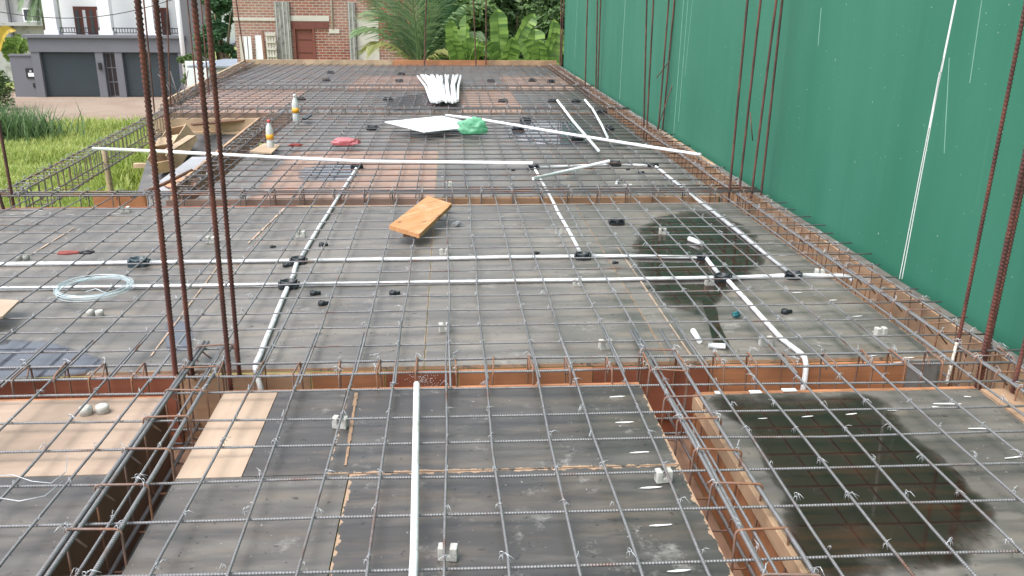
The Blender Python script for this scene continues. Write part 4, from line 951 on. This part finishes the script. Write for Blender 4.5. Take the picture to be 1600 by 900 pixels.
bag(541, 226, .155, .085, (.75, .33, .36), 'crumpled pink plastic bag beyond the large pinkish sheet', 9)
bag(462, 228, .07, .03, (.4, .08, .07), 'flat scrap of dark red plastic left of the pink bag', 5)
# bottles
def bottle(px, py, s, label, tilt=0, capc=(.7, .1, .1), h=.28):
    c = at(px, py, ZL+RB); o = empty('plastic_bottle', c, label, 'bottle'); 
    pet = NT('clear_bottle_plastic'); pet.base((.78, .82, .82)); pet.rough(.15); pet.p.inputs['Transmission Weight'].default_value = .35
    m = MB(); m.lathe([(.03*s, 0), (.036*s, .01*s), (.036*s, .07*s), (.033*s, .085*s), (.036*s, .1*s), (.036*s, .19*s), (.03*s, .22*s), (.014*s, .255*s), (.013*s, .27*s)], c, 18); m.build('bottle_body', pet.m, o)
    lb = simple('orange_label', (.85, .38, .03), .5, .1, 30)
    m = MB(); m.lathe([(.0372*s, .095*s), (.0372*s, .145*s)], c, 18); m.build('bottle_label', lb, o)
    m = MB(); m.lathe([(.0165*s, .262*s), (.0165*s, .285*s), (.014*s, .288*s)], c, 14); m.build('cap', simple('bottle_cap', capc, .4, .05), o)
bottle(423, 232, 1.0, 'bottle with orange label and red cap standing on the wooden scrap')
bottle(463, 190, 1.15, 'milky bottle with yellow label standing farther back', capc=(.8, .8, .8))
m = MB(); q = [at(x, y, .068) for x, y in ((390, 236), (424, 239), (438, 226), (412, 224))]; m.prism([p-Vector((0, 0, .014)) for p in q], .014)
m.build('wood_scrap', 'timber', label='thin square wooden scrap beside the orange labelled bottle', cat='wood scrap')
m = MB(); q = [at(x, y, .07) for x, y in ((472, 187), (482, 180), (488, 181), (478, 188))]; m.prism(q, .02); m.build('rag', 'blackbox', label='small dark rag beside the farther bottle', cat='rag')
m = MB(); q = [at(x, y, .075) for x, y in ((-30, 500), (4, 494), (30, 469), (-30, 466))]; m.prism([p-Vector((0, 0, .012)) for p in q], .012)
m.build('wood_scrap', 'plypale', label='pale plywood scrap at the left border on the middle mat', cat='wood scrap')
# wire coil
m = MB(); c = at(148, 449, .075); rx = (at(204, 449, .075)-c).length
for i in range(12):
    r = rx*R_.uniform(.9, 1.02); off = Vector((R_.uniform(-.01, .01), R_.uniform(-.01, .01), R_.uniform(-.012, .014))); tl = R_.uniform(-.03, .03)
    m.tube([c+off+Vector((math.cos(t)*r, math.sin(t)*r*.98, math.sin(t+i)*.006+math.cos(t)*tl*.2)) for t in [2*math.pi*k/48 for k in range(48)]], .0012, 5, closed=True)
m.tube([c+Vector((-.02, -rx*.4, 0)), c+Vector((.04, -rx*.45, .02)), c+Vector((.1, -rx*.55, .0))], .002, 5)
m.build('wire_coil', simple('pale_blue_binding_wire', (.62, .74, .78), .35, .1, 30, .3), label='coil of pale bluish wire lying on the middle mat at the left', cat='wire coil')
# pliers
c = at(128, 396, .065); o = empty('pliers', c, 'pincers with reddish handles lying on the mat at the left', 'pliers')
R = Matrix.Translation(c) @ Matrix.Rotation(rad(4), 4, 'Z')
m = MB(); m.lathe([(.016, 0), (.016, .014), (.012, .016)], (0, 0, 0), 14); m.v = [R @ v for v in m.v]; m.build('pivot', 'blackbox', o)
for s in (1, -1):
    m = MB(); m.tube([R @ Vector(p) for p in ((0, 0, .007), (.03, s*.022, .007), (.055, s*.024, .007), (.07, s*.005, .007))], [.008, .009, .008, .004], 8); m.build('jaw', 'iron', o)
    m = MB(); m.tube([R @ Vector(p) for p in ((0, 0, .007), (-.03, -s*.012, .007), (-.08, -s*.02, .007), (-.13, -s*.014, .007))], [.007, .008, .009, .008], 8); m.build('handle', simple('reddish_grip', (.25, .05, .04), .6, .3, 30), o)
# long bent tie wires on near left mat
m = MB(); pts = [at(x, y, .075) for x, y in ((-20, 745), (20, 742), (50, 752), (80, 755), (102, 738), (106, 715))]; m.tube(pts, .0016, 5); pts = [at(x, y, .07) for x, y in ((-20, 775), (30, 783), (70, 775), (98, 752))]; m.tube(pts, .0016, 5)
m.build('loose_wire', 'tie', label='long bent loose wire lying over the peach sheet edge at the left', cat='wire')
# dusting of cement specks at conduit end
m = MB()
for i in range(140):
    x = -.14+R_.gauss(0, .035); z = -.05+R_.gauss(0, .03)
    if z > -.02 or z < -.2: continue
    m.box((x-.0012, 3.5425, z-.0012), (x+.0012, 3.5445, z+.0012))
m.build('mortar_splash', 'paper', label='spray of fine white specks on the board behind the upright conduit end', cat='splash', kind='stuff')

# ------------------------------------------------------------------ HOUSE (Y about 55)
HY = 55.
def hp(x, y): return atY(x, y, HY)
hs_ = empty('house', hp(180, 152), 'two storey house with grey garage front and white upper floor behind the field', 'house')
zb = hp(180, 152).z
def X150(x): return atY(x, 150, HY).x
def X58(x): return atY(x, 58, HY).x
def Zr(y): return atY(170, y, HY).z
def hbox(name, x0, x1, z0, z1, y0, y1, mat, parent=hs_, bev=0):
    m = MB(); m.box((x0, y0, z0), (x1, y1, z1)); return m.build(name, mat, parent, bevel=bev)
x_l = X150(70)-.0
hw = [X150(62), X150(75), X150(160), X150(172), X150(190), X150(201), X150(287), X150(300)]
z80 = Zr(81); z58 = Zr(59)
# piers and band
hbox('pier', hw[0], hw[1], zb, z80, HY-.3, HY+.3, 'greypaint2'); hbox('pier', hw[2], hw[3], zb, z80, HY-.3, HY+.3, 'greypaint2'); hbox('pier', hw[4], hw[5], zb, z80, HY-.3, HY+.3, 'greypaint2'); hbox('pier', hw[6], hw[7], zb, z80, HY-.3, HY+.3, 'greypaint2')
hbox('parapet_band', hw[0]-.05, hw[7], z80, z58, HY-.35, HY+.3, 'greypaint2'); hbox('cornice', hw[0]-.3, hw[7]+.05, z58, z58+.16, HY-.5, HY+.35, 'greypaint2')
for a, b in ((hw[1], hw[2]), (hw[5], hw[6])):
    m = MB(); n = 22; zz = z80
    m.box((a, HY-.02, zb), (b, HY+.02, z80))
    for i in range(n): z0 = zb+(z80-zb)*i/n; m.box((a, HY-.05, z0+.02), (b, HY-.021, z0+(z80-zb)/n-.02))
    sh = m.build('roller_shutter', simple('dark_slate_shutter', (.045, .062, .075), .5, .15, 1.), hs_)
    hbox('bottom_rail', a, b, zb, zb+.08, HY-.08, HY-.055, 'iron', sh)
gt = hbox('gate', hw[3], hw[4], zb, z80, HY-.02, HY+.02, simple('dark_gate', (.03, .02, .022), .5, .2), hs_)
for i in range(3): hbox('gate_bar', hw[3]+.05+(hw[4]-hw[3]-.14)*i/2, hw[3]+.09+(hw[4]-hw[3]-.14)*i/2, zb, z80, HY-.06, HY-.025, 'greypaint2', gt)
for i in range(4): zz = zb+.05+(z80-zb-.15)*i/3; hbox('gate_rail', hw[3], hw[4], zz, zz+.05, HY-.085, HY-.065, 'greypaint2', gt)
# wall lamps
hbox('wall_lamp', hw[2]+.15, hw[2]+.3, z80-1.0, z80-.6, HY-.42, HY-.305, 'iron')
# rear of ground floor + upper storey
hbox('floor_slab', hw[0], hw[7]+1.5, z80, z80+.2, HY+.31, HY+9, 'greypaint2')
hbox('rear_wall', hw[0], hw[7], zb, z80-.01, HY+2, HY+2.2, 'greypaint')
zu = z58
u = lambda x, y: atY(x, y, HY+1.5)
wl = X58(100)+.6
hbox('upper_wall', u(96, 40).x, u(330, 40).x, z80+.2, zu+5, HY+1.6, HY+8, 'whitewall')
hbox('side_block', u(298, 40).x, u(332, 40).x, z80-2.8, zu+5, HY-.3, HY+1.5, 'greypaint')
hbox('roof', X58(60), u(335, 0).x, zu+5.0, zu+5.2, HY+.7, HY+9, 'oldwall')
for xa, xb in ((72, 90), (157, 175), (224, 240)):
    a = atY(xa+9, 58, HY).x; m = MB(); wd = .33
    m.box((a-wd, HY+.1, zu+.16), (a+wd, HY+.6, zu+5.0)); c_ = m.build('column', 'whitewall', hs_)
    m = MB(); m.box((a-wd-.12, HY+.0, zu+3.4), (a+wd+.12, HY+.7, zu+3.6)); m.build('column_cap', 'whitewall', c_)
    m = MB(); m.box((a-wd-.08, HY+.02, zu+.161), (a+wd+.08, HY+.68, zu+.4)); m.build('column_base', 'whitewall', c_)
for xa, xb, ty in ((120, 164, 10), (240, 267, 12)):
    a = atY(xa, 58, HY+1.5); b = atY(xb, 58, HY+1.5); zt = atY(xa, ty, HY+1.5).z; z0 = zu-.6
    w_ = hbox('balcony_door', a.x, b.x, z0, zt, HY+1.5, HY+1.59, 'dkwood')
    n = 4 if xb-xa > 35 else 3; ww = (b.x-a.x)/n
    for i in range(n):
        hbox('pane', a.x+ww*i+.12, a.x+ww*(i+1)-.12, z0+.3, zt-.2, HY+1.48, HY+1.499, 'glass' if i % 2 == 0 else 'curtain', w_)
# railing
rl = empty('railing_dummy', (0, 0, 0)); bpy.data.objects.remove(rl)
m = MB(); xa = atY(92, 50, HY).x; xb = atY(300, 50, HY).x; zr = atY(100, 43, HY).z
m.box((xa, HY+.2, zr-.05), (xb, HY+.25, zr)); m.box((xa, HY+.2, zu+.25), (xb, HY+.25, zu+.29)); x = xa
while x < xb: m.box((x, HY+.21, zu+.291), (x+.03, HY+.24, zr-.051)); x += .16
m.build('railing', 'iron', hs_)
m = MB(); a = atY(272, 0, HY-1.2); b = atY(291, 128, HY-1.2); m.tube([(b.x, HY-1.2, -4.3), (b.x-.02, HY-1.2, 4)], .13, 12)
m.build('utility_pole', 'whitewall', label='white utility pole at the right corner of the grey garage front', cat='pole')
# side perimeter wall
y0, y1 = 85, 150
pw = empty('perimeter_wall', (X150(40), HY, zb), 'low grey wall with house number plate left of the garages', 'wall')
m = MB(); m.box((X150(26), HY-.1, zb), (hw[0]-.01, HY+.15, Zr(88))); m.build('wall_panel', 'greypaint2', pw)
m = MB(); m.box((X150(25), HY-.16, Zr(88)), (hw[0]-.01, HY+.2, Zr(88)+.1)); m.build('coping', 'greypaint2', pw)
nx = atY(50, 114, HY).x; nz = atY(50, 114, HY).z
pl = MB(); pl.box((nx-.28, HY-.16, nz-.28), (nx+.28, HY-.102, nz+.28)); lbx = pl.build('letter_box', 'iron', pw)
m = MB(); m.box((nx-.16, HY-.17, nz-.2), (nx+.18, HY-.162, nz+.02)); m.build('plate', 'whitewall', lbx)
m = MB(); m.box((nx-.06, HY-.178, nz+.05), (nx+.06, HY-.162, nz+.17)); m.build('number_tag', 'curtain', lbx)
nx = atY(56, 133, HY).x; nz = atY(56, 133, HY).z
m = MB(); m.box((nx-.1, HY-.14, nz-.12), (nx+.1, HY-.102, nz+.12)); m.build('meter_cover', 'iron', pw)
# apron kerb
m = MB(); m.box((X150(26), HY-1.6, gz(-20, 53)-.1), (hw[7]+1, HY-.36, zb+.02)); m.build('pavement', simple('concrete_apron', (.5, .44, .37), .9, .15, 2), kind='structure')
# overhead wire
m = MB(); A = atY(-60, 8, 40); B = atY(330, -22, 40); m.tube([A.lerp(B, t/20)+Vector((0, 0, -1.6*math.sin(math.pi*t/20)*.55)) for t in range(21)], .018, 5)
m.build('overhead_cable', 'iron', label='thin black overhead cable crossing before the white house', cat='cable')
# neighbour building behind left
nb = empty('building', (-33, 64, -4.4), 'weathered grey building with a small window behind the banana leaves at the left', 'building')
a = atY(-60, 30, 64).x; b = atY(90, 30, 64).x
hbox('facade', a, b, -4.4, 8, 64, 70, 'oldwall', nb); w0 = atY(40, 32, 64); w1 = atY(61, 15, 64)
fr_ = hbox('window', w0.x-.1, w1.x+.1, w0.z-.1, w1.z+.1, 63.93, 63.99, 'whitewall', nb); hbox('pane', w0.x, w0.x+(w1.x-w0.x)*.46, w0.z, w1.z, 63.9, 63.925, 'glass', fr_); hbox('pane', w0.x+(w1.x-w0.x)*.54, w1.x, w0.z, w1.z, 63.9, 63.925, 'glass', fr_)
z0 = atY(0, 40, 63.5); hbox('ledge', a, b, z0.z, z0.z+.2, 63.3, 63.95, 'oldwall', nb)
hbox('drain_pipe', atY(12, 20, 63.8).x, atY(12, 20, 63.8).x+.15, -4, 7, 63.7, 63.9, 'greypaint', nb)
# low white wall + water tank slab at right of house
a = atY(290, 110, 44); b = atY(372, 110, 44)
m = MB(); m.box((a.x, 44, -4.4), (b.x, 44.2, atY(330, 96, 44).z)); m.build('boundary_wall', 'whitewall', label='low white wall right of the grey garage front', cat='wall')
m = MB(); a = atY(322, 106, 40); b = atY(372, 90, 40)
m.prism([Vector((a.x-.8, 40, a.z)), Vector((b.x, 40, a.z)), Vector((b.x, 42.5, b.z-.3)), Vector((a.x+.2, 42.5, b.z-.3))], .08)
rf = m.build('lean_to_roof', simple('bluish_grey_sheet_roof', (.26, .3, .35), .5, .2, 2), label='low bluish grey sheet roof beside the brick house corner', cat='roof')
m = MB(); m.box((a.x, 40.1, -4.4), (b.x-.1, 42, a.z-.02)); m.build('shed_wall', 'oldwall', rf)

# ------------------------------------------------------------------ BRICK HOUSE (Y 33)
BY = 33.
bh = empty('brick_house', (-4.5, BY, -2.5), 'unfinished bare brick house with reddish door behind the far edge of the slab', 'house')
bx = lambda x, y=60: atY(x, y, BY).x
bzz = lambda y, x=500: atY(x, y, BY).z
def bb(name, x0, x1, z0, z1, y0, y1, mat, parent=bh): return hbox(name, x0, x1, z0, z1, y0, y1, mat, parent)
xl_, xr_ = bx(368), bx(690)
dx0, dx1 = bx(462), bx(489); dzt = bzz(46)
m = MB(); m.box((xl_, BY, -2.6), (dx0, BY+.25, 3.2)); m.box((dx1, BY, -2.6), (xr_, BY+.25, 3.2)); m.box((dx0, BY, dzt), (dx1, BY+.25, 3.2)); m.box((xl_, BY+.25, -2.6), (xl_+.25, BY+8, 3.2)); m.box((xr_-.25, BY+.25, -2.6), (xr_, BY+8, 3.2))
m.build('wall', 'brick', bh)
dr = bb('door', dx0, dx1, -2.6, dzt, BY+.06, BY+.11, 'doorred')
for i in range(4): z = dzt-.35-.45*i; bb('door_rail', dx0+.06, dx1-.06, z-.02, z+.0, BY+.045, BY+.059, 'dkwood', dr)
bb('door_frame', dx0-.07, dx0, -2.6, dzt+.07, BY-.03, BY+.12, 'doorred'); bb('door_frame', dx1, dx1+.07, -2.6, dzt+.07, BY-.03, BY+.12, 'doorred'); bb('door_frame', dx0, dx1, dzt, dzt+.07, BY-.03, BY+.12, 'doorred')
bb('lintel', bx(367), bx(433), bzz(33), bzz(28), BY-.03, BY-.001, 'palecoat'); bb('lintel', bx(452), bx(516), bzz(33), bzz(25), BY-.03, BY-.001, 'palecoat')
bb('lintel_brick', bx(456), bx(514), bzz(45), bzz(34), BY-.035, BY-.001, simple('dark_red_brick_lintel', (.16, .055, .045), .9, .3, 6))
# board marked concrete columns
for x0, x1 in ((433, 456), (546, 557)):
    c_ = bb('concrete_column', bx(x0), bx(x1), -2.6, bzz(3), BY-.12, BY-.002, 'oldconc'); n = 4 if x0 < 500 else 2
    for i in range(n): xa = bx(x0)+(bx(x1)-bx(x0))*i/n; bb('board_mark', xa+.02, xa+.06, -2.6, bzz(3), BY-.135, BY-.121, 'oldwall', c_)
bb('plaster_panel', bx(558), bx(592), -2.6, bzz(30), BY-.02, BY-.001, 'palecoat')
bb('vent_block', bx(515), bx(531), bzz(52), bzz(45), BY-.03, BY-.001, 'palecoat')
m = MB(); xx = bx(521); m.tube([(xx, BY-.05, bzz(45)), (xx, BY-.05, 3.1)], .025, 6); m.build('conduit', 'palecoat', bh)
# things leaning on it
for i, x in enumerate((384, 391, 396)):
    m = MB(); a = bx(x, 100); m.box((a-.07, BY-.4, -2.55), (a+.07, BY-.36, bzz(56, 390)), None); m.build('leaning_board', 'whitewall' if i else 'palecoat', label='white weathered board leaning on the brick house, %s of the row left of the grille' % ('first', 'second', 'third')[i], cat='board', group='white boards leaning on the brick house')
m = MB(); m.prism([(bx(399), BY-.45, -2.55), (bx(415), BY-.45, -2.55), (bx(410), BY-.2, bzz(55, 400)), (bx(401), BY-.2, bzz(55, 400))], (0, .03, 0)); m.build('sheet_panel', 'whitewall', label='wide white sheet leaning on the brick house beside the boards', cat='panel')
m = MB(); m.tube([(bx(418), BY-.4, -2.5), (bx(412), BY-.2, bzz(48, 415))], .05, 8); m.build('leaning_pole', 'plankdark', label='dark pole leaning between white sheet and timber rack', cat='pole')
lr = empty('timber_rack', (bx(427), BY-.3, -2.5), 'pale timber grille leaning beside the grey concrete column', 'rack')
for i in range(4): a = bx(419.5)+(bx(432)-bx(419.5))*i/3; m = MB(); m.box((a-.035, BY-.32, -2.5), (a+.035, BY-.28, bzz(50, 425))); m.build('slat', 'palecoat', lr)
for i in range(5): z = bzz(54+11*i, 425); m = MB(); m.box((bx(419), BY-.36, z-.03), (bx(432.5), BY-.325, z+.03)); m.build('rail', 'palecoat', lr)
# buckets on a ledge
m = MB(); m.box((bx(518), 30.6, -2.6), (bx(590), 31.4, bzz(103)-.05)); m.build('work_platform', 'oldconc', label='low concrete platform carrying buckets before the brick house', cat='platform')
zb2 = bzz(103)-.05
def bucket(px, w, h, mat, lb, handle=True):
    x = atY(px, 100, 31.).x; o = empty('bucket', (x, 31, zb2), lb, 'bucket')
    m = MB(); m.lathe([(w*.85, 0), (w, h), (w*.93, h), (w*.8, .03)], (x, 31, zb2), 16); m.build('bucket_body', mat, o)
    m = MB(); m.tube(arc(Vector((x, 31, zb2+h*.9)), w, 0, math.pi, 10, Vector((1, 0, 0)), Vector((0, -.3, .9)).normalized()), .012, 5); m.build('handle', 'iron', o)
bucket(539, .17, .32, simple('grey_bucket', (.4, .42, .44), .5), 'grey bucket left of the second concrete column'); bucket(551, .14, .22, 'whitewall', 'white bucket in front of the second concrete column')
bucket(565, .2, .25, 'whitewall', 'wide white bucket right of the second concrete column'); bucket(578, .15, .24, simple('teal_bucket', (.02, .22, .17), .5), 'green bucket beside the palm fronds')
bucket(527, .1, .12, 'palecoat', 'small pale pot at the left end of the platform')

# ------------------------------------------------------------------ VEGETATION
def leaf_blade(m, base, tip, width, droop, seg_=10, notch=.0, nrm=None):
    base = Vector(base); tip = Vector(tip); d = tip-base; side = d.cross(Vector((0, 1, .15))).normalized() if nrm is None else d.cross(nrm).normalized()
    bow = R_.uniform(-1, 1); k = len(m.v); L = d.length; fold = side.cross(d).normalized()
    P_ = []; Wd = []
    for i in range(seg_+1):
        t = i/seg_; P_.append(base+d*t+Vector((0, 0, (droop+.05*L)*math.sin(math.pi*t)))+side*.06*L*math.sin(math.pi*t*.9)*bow)
        Wd.append(width*min(1, t/.18+.1)*min(1, max(.02, (1.0-t)/.16))**.55)
    for sg in (-1, 1):
        fl_ = .55; torn = 0
        for i in range(seg_):
            if torn == 0 or R_.random() < .4: fl_ = R_.uniform(.15, .9); torn = R_.choice((0, 1, 1))
            dn = fold*fl_; k = len(m.v); g_ = (.10 if R_.random() < .35 else 0)
            a0 = P_[i]; a1 = P_[i+1]; q1 = a1.lerp(a0, g_)
            m.v += [a0, a1, q1+side*sg*Wd[i+1]+dn*Wd[i+1], a0+side*sg*Wd[i]+dn*Wd[i]+d*.0]
            m.f.append((k, k+1, k+2, k+3)); m.sm.append(False)
    m.tube(P_[:-1], [.016*(1-.7*i/seg_) for i in range(seg_)], 5, caps=False)
def banana(px, py, Y, tips, label, mat='banana', w=.18):
    c = atY(px, py, Y); zg = gz(c.x, Y); o = empty('banana_plant', (c.x, Y, zg), label, 'banana plant', 'banana plants beyond the far edge')
    m = MB(); m.tube([(c.x, Y, zg), (c.x+.03, Y, (zg+c.z)/2), (c.x, Y, c.z)], [.14, .11, .06], 12); m.build('stem', simple('banana_stem', (.18, .22, .08), .7, .3, 5), o)
    for i, (x, y, dy, dr, ws) in enumerate(tips):
        t = atY(x, y, Y+dy); b = Vector((c.x+R_.uniform(-.05, .05), Y+R_.uniform(-.05, .05), c.z-.2))
        m = MB(); mid_ = b.lerp(t, .22)
        m.tube([b, b.lerp(mid_, .5), mid_], [.035, .025, .018], 6); leaf_blade(m, b.lerp(t, .15), t, w*ws*1.1, dr, 18, .12, Vector((R_.uniform(-1.3, 1.3), -1, R_.uniform(-.2, 1.2)))); m.build('leaf', mat, o)
banana(785, 118, 23.2, ((778, 14, .1, 0, 1.15), (836, 22, .4, .05, .9), (792, 42, .2, 0, .8), (800, 58, -.4, 0, 1), (748, 70, -.3, .15, .9), (752, 80, -.8, .2, 1.1), (815, 95, -.6, .15, 1), (770, 45, .4, 0, .8)), 'banana plant with a tall upright leaf left of centre beyond the far edge')
banana(846, 116, 23.0, ((865, 30, .1, .0, 1.2), (837, 45, .3, 0, 1.1), (816, 62, -.2, .05, 1.1), (843, 62, -.3, 0, 1.), (878, 52, .2, .05, 1.3), (868, 90, -.5, .1, 1), (806, 92, -.5, .15, 1)), 'bright banana plant beside the end of the green wall')
banana(723, 118, 22.6, ((707, 32, -.2, .1, 1.), (727, 24, .2, .0, .9), (742, 58, 0, .05, 1), (702, 62, -.4, .1, .9), (752, 66, -.4, .15, 1.1), (716, 50, .3, 0, 1)), 'banana plant with drooping leaves right of the coconut palm')
banana(690, 100, 24.6, ((672, -30, .1, .0, 1.4), (700, -35, .3, 0, 1.3), (683, 10, -.2, .1, 1.4), (715, 5, 0, .1, 1.3), (668, 25, 0, .1, 1.2)), 'tall dark banana plant rising behind the coconut palm', 'shrub')
# far left bananas by house
banana(22, 95, 57.5, ((-20, 62, 0, .3, 1.1), (28, 60, 0, .3, 1.1), (50, 66, 0, .3, 1.), (52, 78, 0, .2, .9), (0, 66, 0, .3, 1.1), (38, 54, 0, .1, 1.), (12, 84, 0, .2, 1.), (10, 58, 0, .2, 1.)), 'banana plant behind the low grey wall at the left', w=.3)
banana(-10, 92, 57, ((25, 47, 0, .5, .9), (-30, 50, 0, .3, 1)), 'yellowing banana leaves at the left border', 'bananayellow', w=.3)

# coconut palm
def frond(m, base, tip, droop, L2, n=46, w=.022):
    base = Vector(base); tip = Vector(tip); d = tip-base; pts = []
    for i in range(n+1):
        t = i/n; pts.append(base+d*t+Vector((0, 0, droop*math.sin(math.pi*t*.85)*(1))))
    m.tube(pts[::3]+[pts[-1]], [.03*(1-.8*i/(len(pts[::3]))) for i in range(len(pts[::3])+1)], 5)
    for i in range(5, n+1):
        t = i/n; p = pts[i]; tg = (pts[min(i+1, n)]-pts[i-1]).normalized(); sd_ = tg.cross(Vector((0, 0, 1)));
        if sd_.length < .1: sd_ = Vector((1, 0, 0))
        sd_.normalize(); l = L2*math.sin(math.pi*(.12+.8*t))
        for s in (1, -1):
            dirv = (sd_*s*.75+tg*.95+Vector((0, 0, -.2-R_.random()*.25))).normalized(); e = p+dirv*l*R_.uniform(.85, 1.1); q = p.lerp(e, .5)+Vector((0, 0, .05))
            u = tg*w; k = len(m.v); m.v += [p-u*.5, p+u*.5, q+u*.6, q-u*.6, e+Vector((0, 0, -l*.18))]; m.f += [(k, k+1, k+2, k+3), (k+3, k+2, k+4)]; m.sm += [True, True]
def palm(px, py, Y, tips, label, drytips=(), zbase=None, L2=1.0, n=40, w=.034):
    c = atY(px, py, Y); zg = gz(c.x, Y); o = empty('coconut_palm', (c.x, Y, zg), label, 'palm')
    m = MB(); m.tube([(c.x, Y, zg), (c.x+.05, Y, (zg+c.z)/2), (c.x, Y, c.z)], [.22, .17, .16], 14); m.build('trunk', 'bark', o)
    for tp, dry in [(t, 0) for t in tips]+[(t, 1) for t in drytips]:
        x, y, dy, dr = tp; t = atY(x, y, Y+dy); m = MB(); frond(m, Vector((c.x, Y, c.z-.05)), t, dr, L2, n, w); m.build('frond', 'palmdry' if dry else 'palm', o)
palm(655, 108, 23.6, ((570, -12, -.4, .2), (618, -60, .3, .2), (650, -70, .1, .1), (700, -50, .4, .15), (722, 20, -.3, .3), (583, 30, .9, .45), (640, -40, -.6, .1), (600, 0, .5, .3), (685, -20, -.3, .2), (745, 60, .3, .35), (560, 60, .2, .5)), 'young coconut palm with arching fronds before the brick house', ((578, 85, -.5, .42), (712, 95, -.4, .35)))
palm(62, -15, 60, ((30, 25, -1, .8), (45, 40, -1, .5), (62, 45, -.5, .6), (82, 35, -1, .7), (95, 10, -.5, .8), (20, 5, 0, .9)), 'drooping palm crown before the grey building at the left', (), L2=1.1, n=30, w=.07)
# trees
def tree(px0, px1, Y, ztop, zbot, label, mat, n, leaf=.1, seed=1, density=1., name='leafy_tree', depth=2.2, group='trees behind the banana plants'):
    a = atY(px0, 50, Y).x; b = atY(px1, 50, Y).x; cx = (a+b)/2; zg = gz(cx, Y); o = empty(name, (cx, Y, zg), label, 'tree', group); rr = random.Random(seed)
    m = MB(); m.tube([(cx, Y, zg), (cx+.1, Y, (zg+zbot)/2), (cx-.05, Y+.1, (zbot+ztop)/2)], [.22, .16, .06], 9)
    for i in range(6): q = Vector((rr.uniform(a, b), Y+rr.uniform(-1, 1), rr.uniform(zbot+.5, ztop))); m.tube([(cx, Y, (zg+zbot)/2+.2*i), ((cx+q.x)/2, (Y+q.y)/2, (q.z+zbot)/2), q], [.09, .05, .02], 6)
    m.build('trunk', 'bark', o); m = MB(); clumps = []
    for i in range(int(26*density)): clumps.append((Vector((rr.uniform(a, b), Y+rr.uniform(-depth/2, depth/2), rr.uniform(zbot, ztop))), rr.uniform(.35, .85)*(b-a)/3.2))
    for i in range(n):
        c, r = clumps[rr.randrange(len(clumps))]; v = Vector((rr.gauss(0, 1), rr.gauss(0, 1), rr.gauss(0, 1))).normalized()*r*(rr.random()**.35); v.z *= .65; p = c+v
        u = Vector((rr.gauss(0, 1), rr.gauss(0, 1), rr.gauss(0, .5))).normalized(); w_ = (u.cross(v.normalized()+Vector((0, 0, .8)))).normalized(); s = leaf*rr.uniform(.6, 1.3); k = len(m.v)
        m.v += [p-u*s, p-w_*s*.4, p+u*s-Vector((0, 0, s*.3)), p+w_*s*.4]; m.f.append((k, k+1, k+2, k+3)); m.sm.append(False)
    m.build('crown', mat, o); return o
tree(660, 780, 29, 1.55, -2.1, 'light green leafy tree between the palm and the dark tree', 'tree2', 24000, .15, 3, 1.6)
tree(745, 850, 30.5, 1.6, -2.1, 'dense dark green tree behind the upright banana leaf', 'tree', 30000, .14, 5, 1.6)
tree(830, 930, 29.5, 1.5, -2.2, 'dark green tree beside the far end of the green wall', 'tree', 30000, .14, 9, 1.6)
tree(640, 930, 35, 1.9, -2.3, 'tall mid green tree filling the gap behind the others', 'tree', 30000, .2, 12, 2.2)
tree(318, 372, 46, 1.5, -2.2, 'dark shrubby tree between the white house and the brick house', 'shrub', 14000, .16, 15, 1., group='trees between the houses')
tree(300, 372, 62, 6, -.5, 'tall dull green tree far behind the lane between the houses', 'tree', 12000, .25, 17, 1.1, group='trees between the houses')
tree(285, 318, 50, -1.2, -3.2, 'small light shrub beside the utility pole', 'tree2', 5000, .13, 19, .5, group='trees between the houses')
tree(-150, -25, 48, -2.0, -4.2, 'leafy shrub at the left border beside the low grey wall', 'tree2', 9000, .14, 22, .8, 'leafy_shrub', 2, 'shrubs at the left border')
tree(60, 110, 66, 3, -1, 'dull green tree seen between the white columns', 'tree', 6000, .25, 29, .8, group='trees behind the white house')
# reed clump left
gb2 = gb; gb = MB()
c = atY(12, 165, 38)
for i in range(900):
    x = c.x+R_.gauss(0, .9); y = 38+R_.gauss(0, .7); blade(x, y, gz(x, y), R_.uniform(.7, 1.7), .03, R_.random()*6.28, R_.uniform(.3, 1.1))
gb.build('reed_clump', 'reed', label='clump of tall reedy grass at the left border near the lane', cat='reeds')
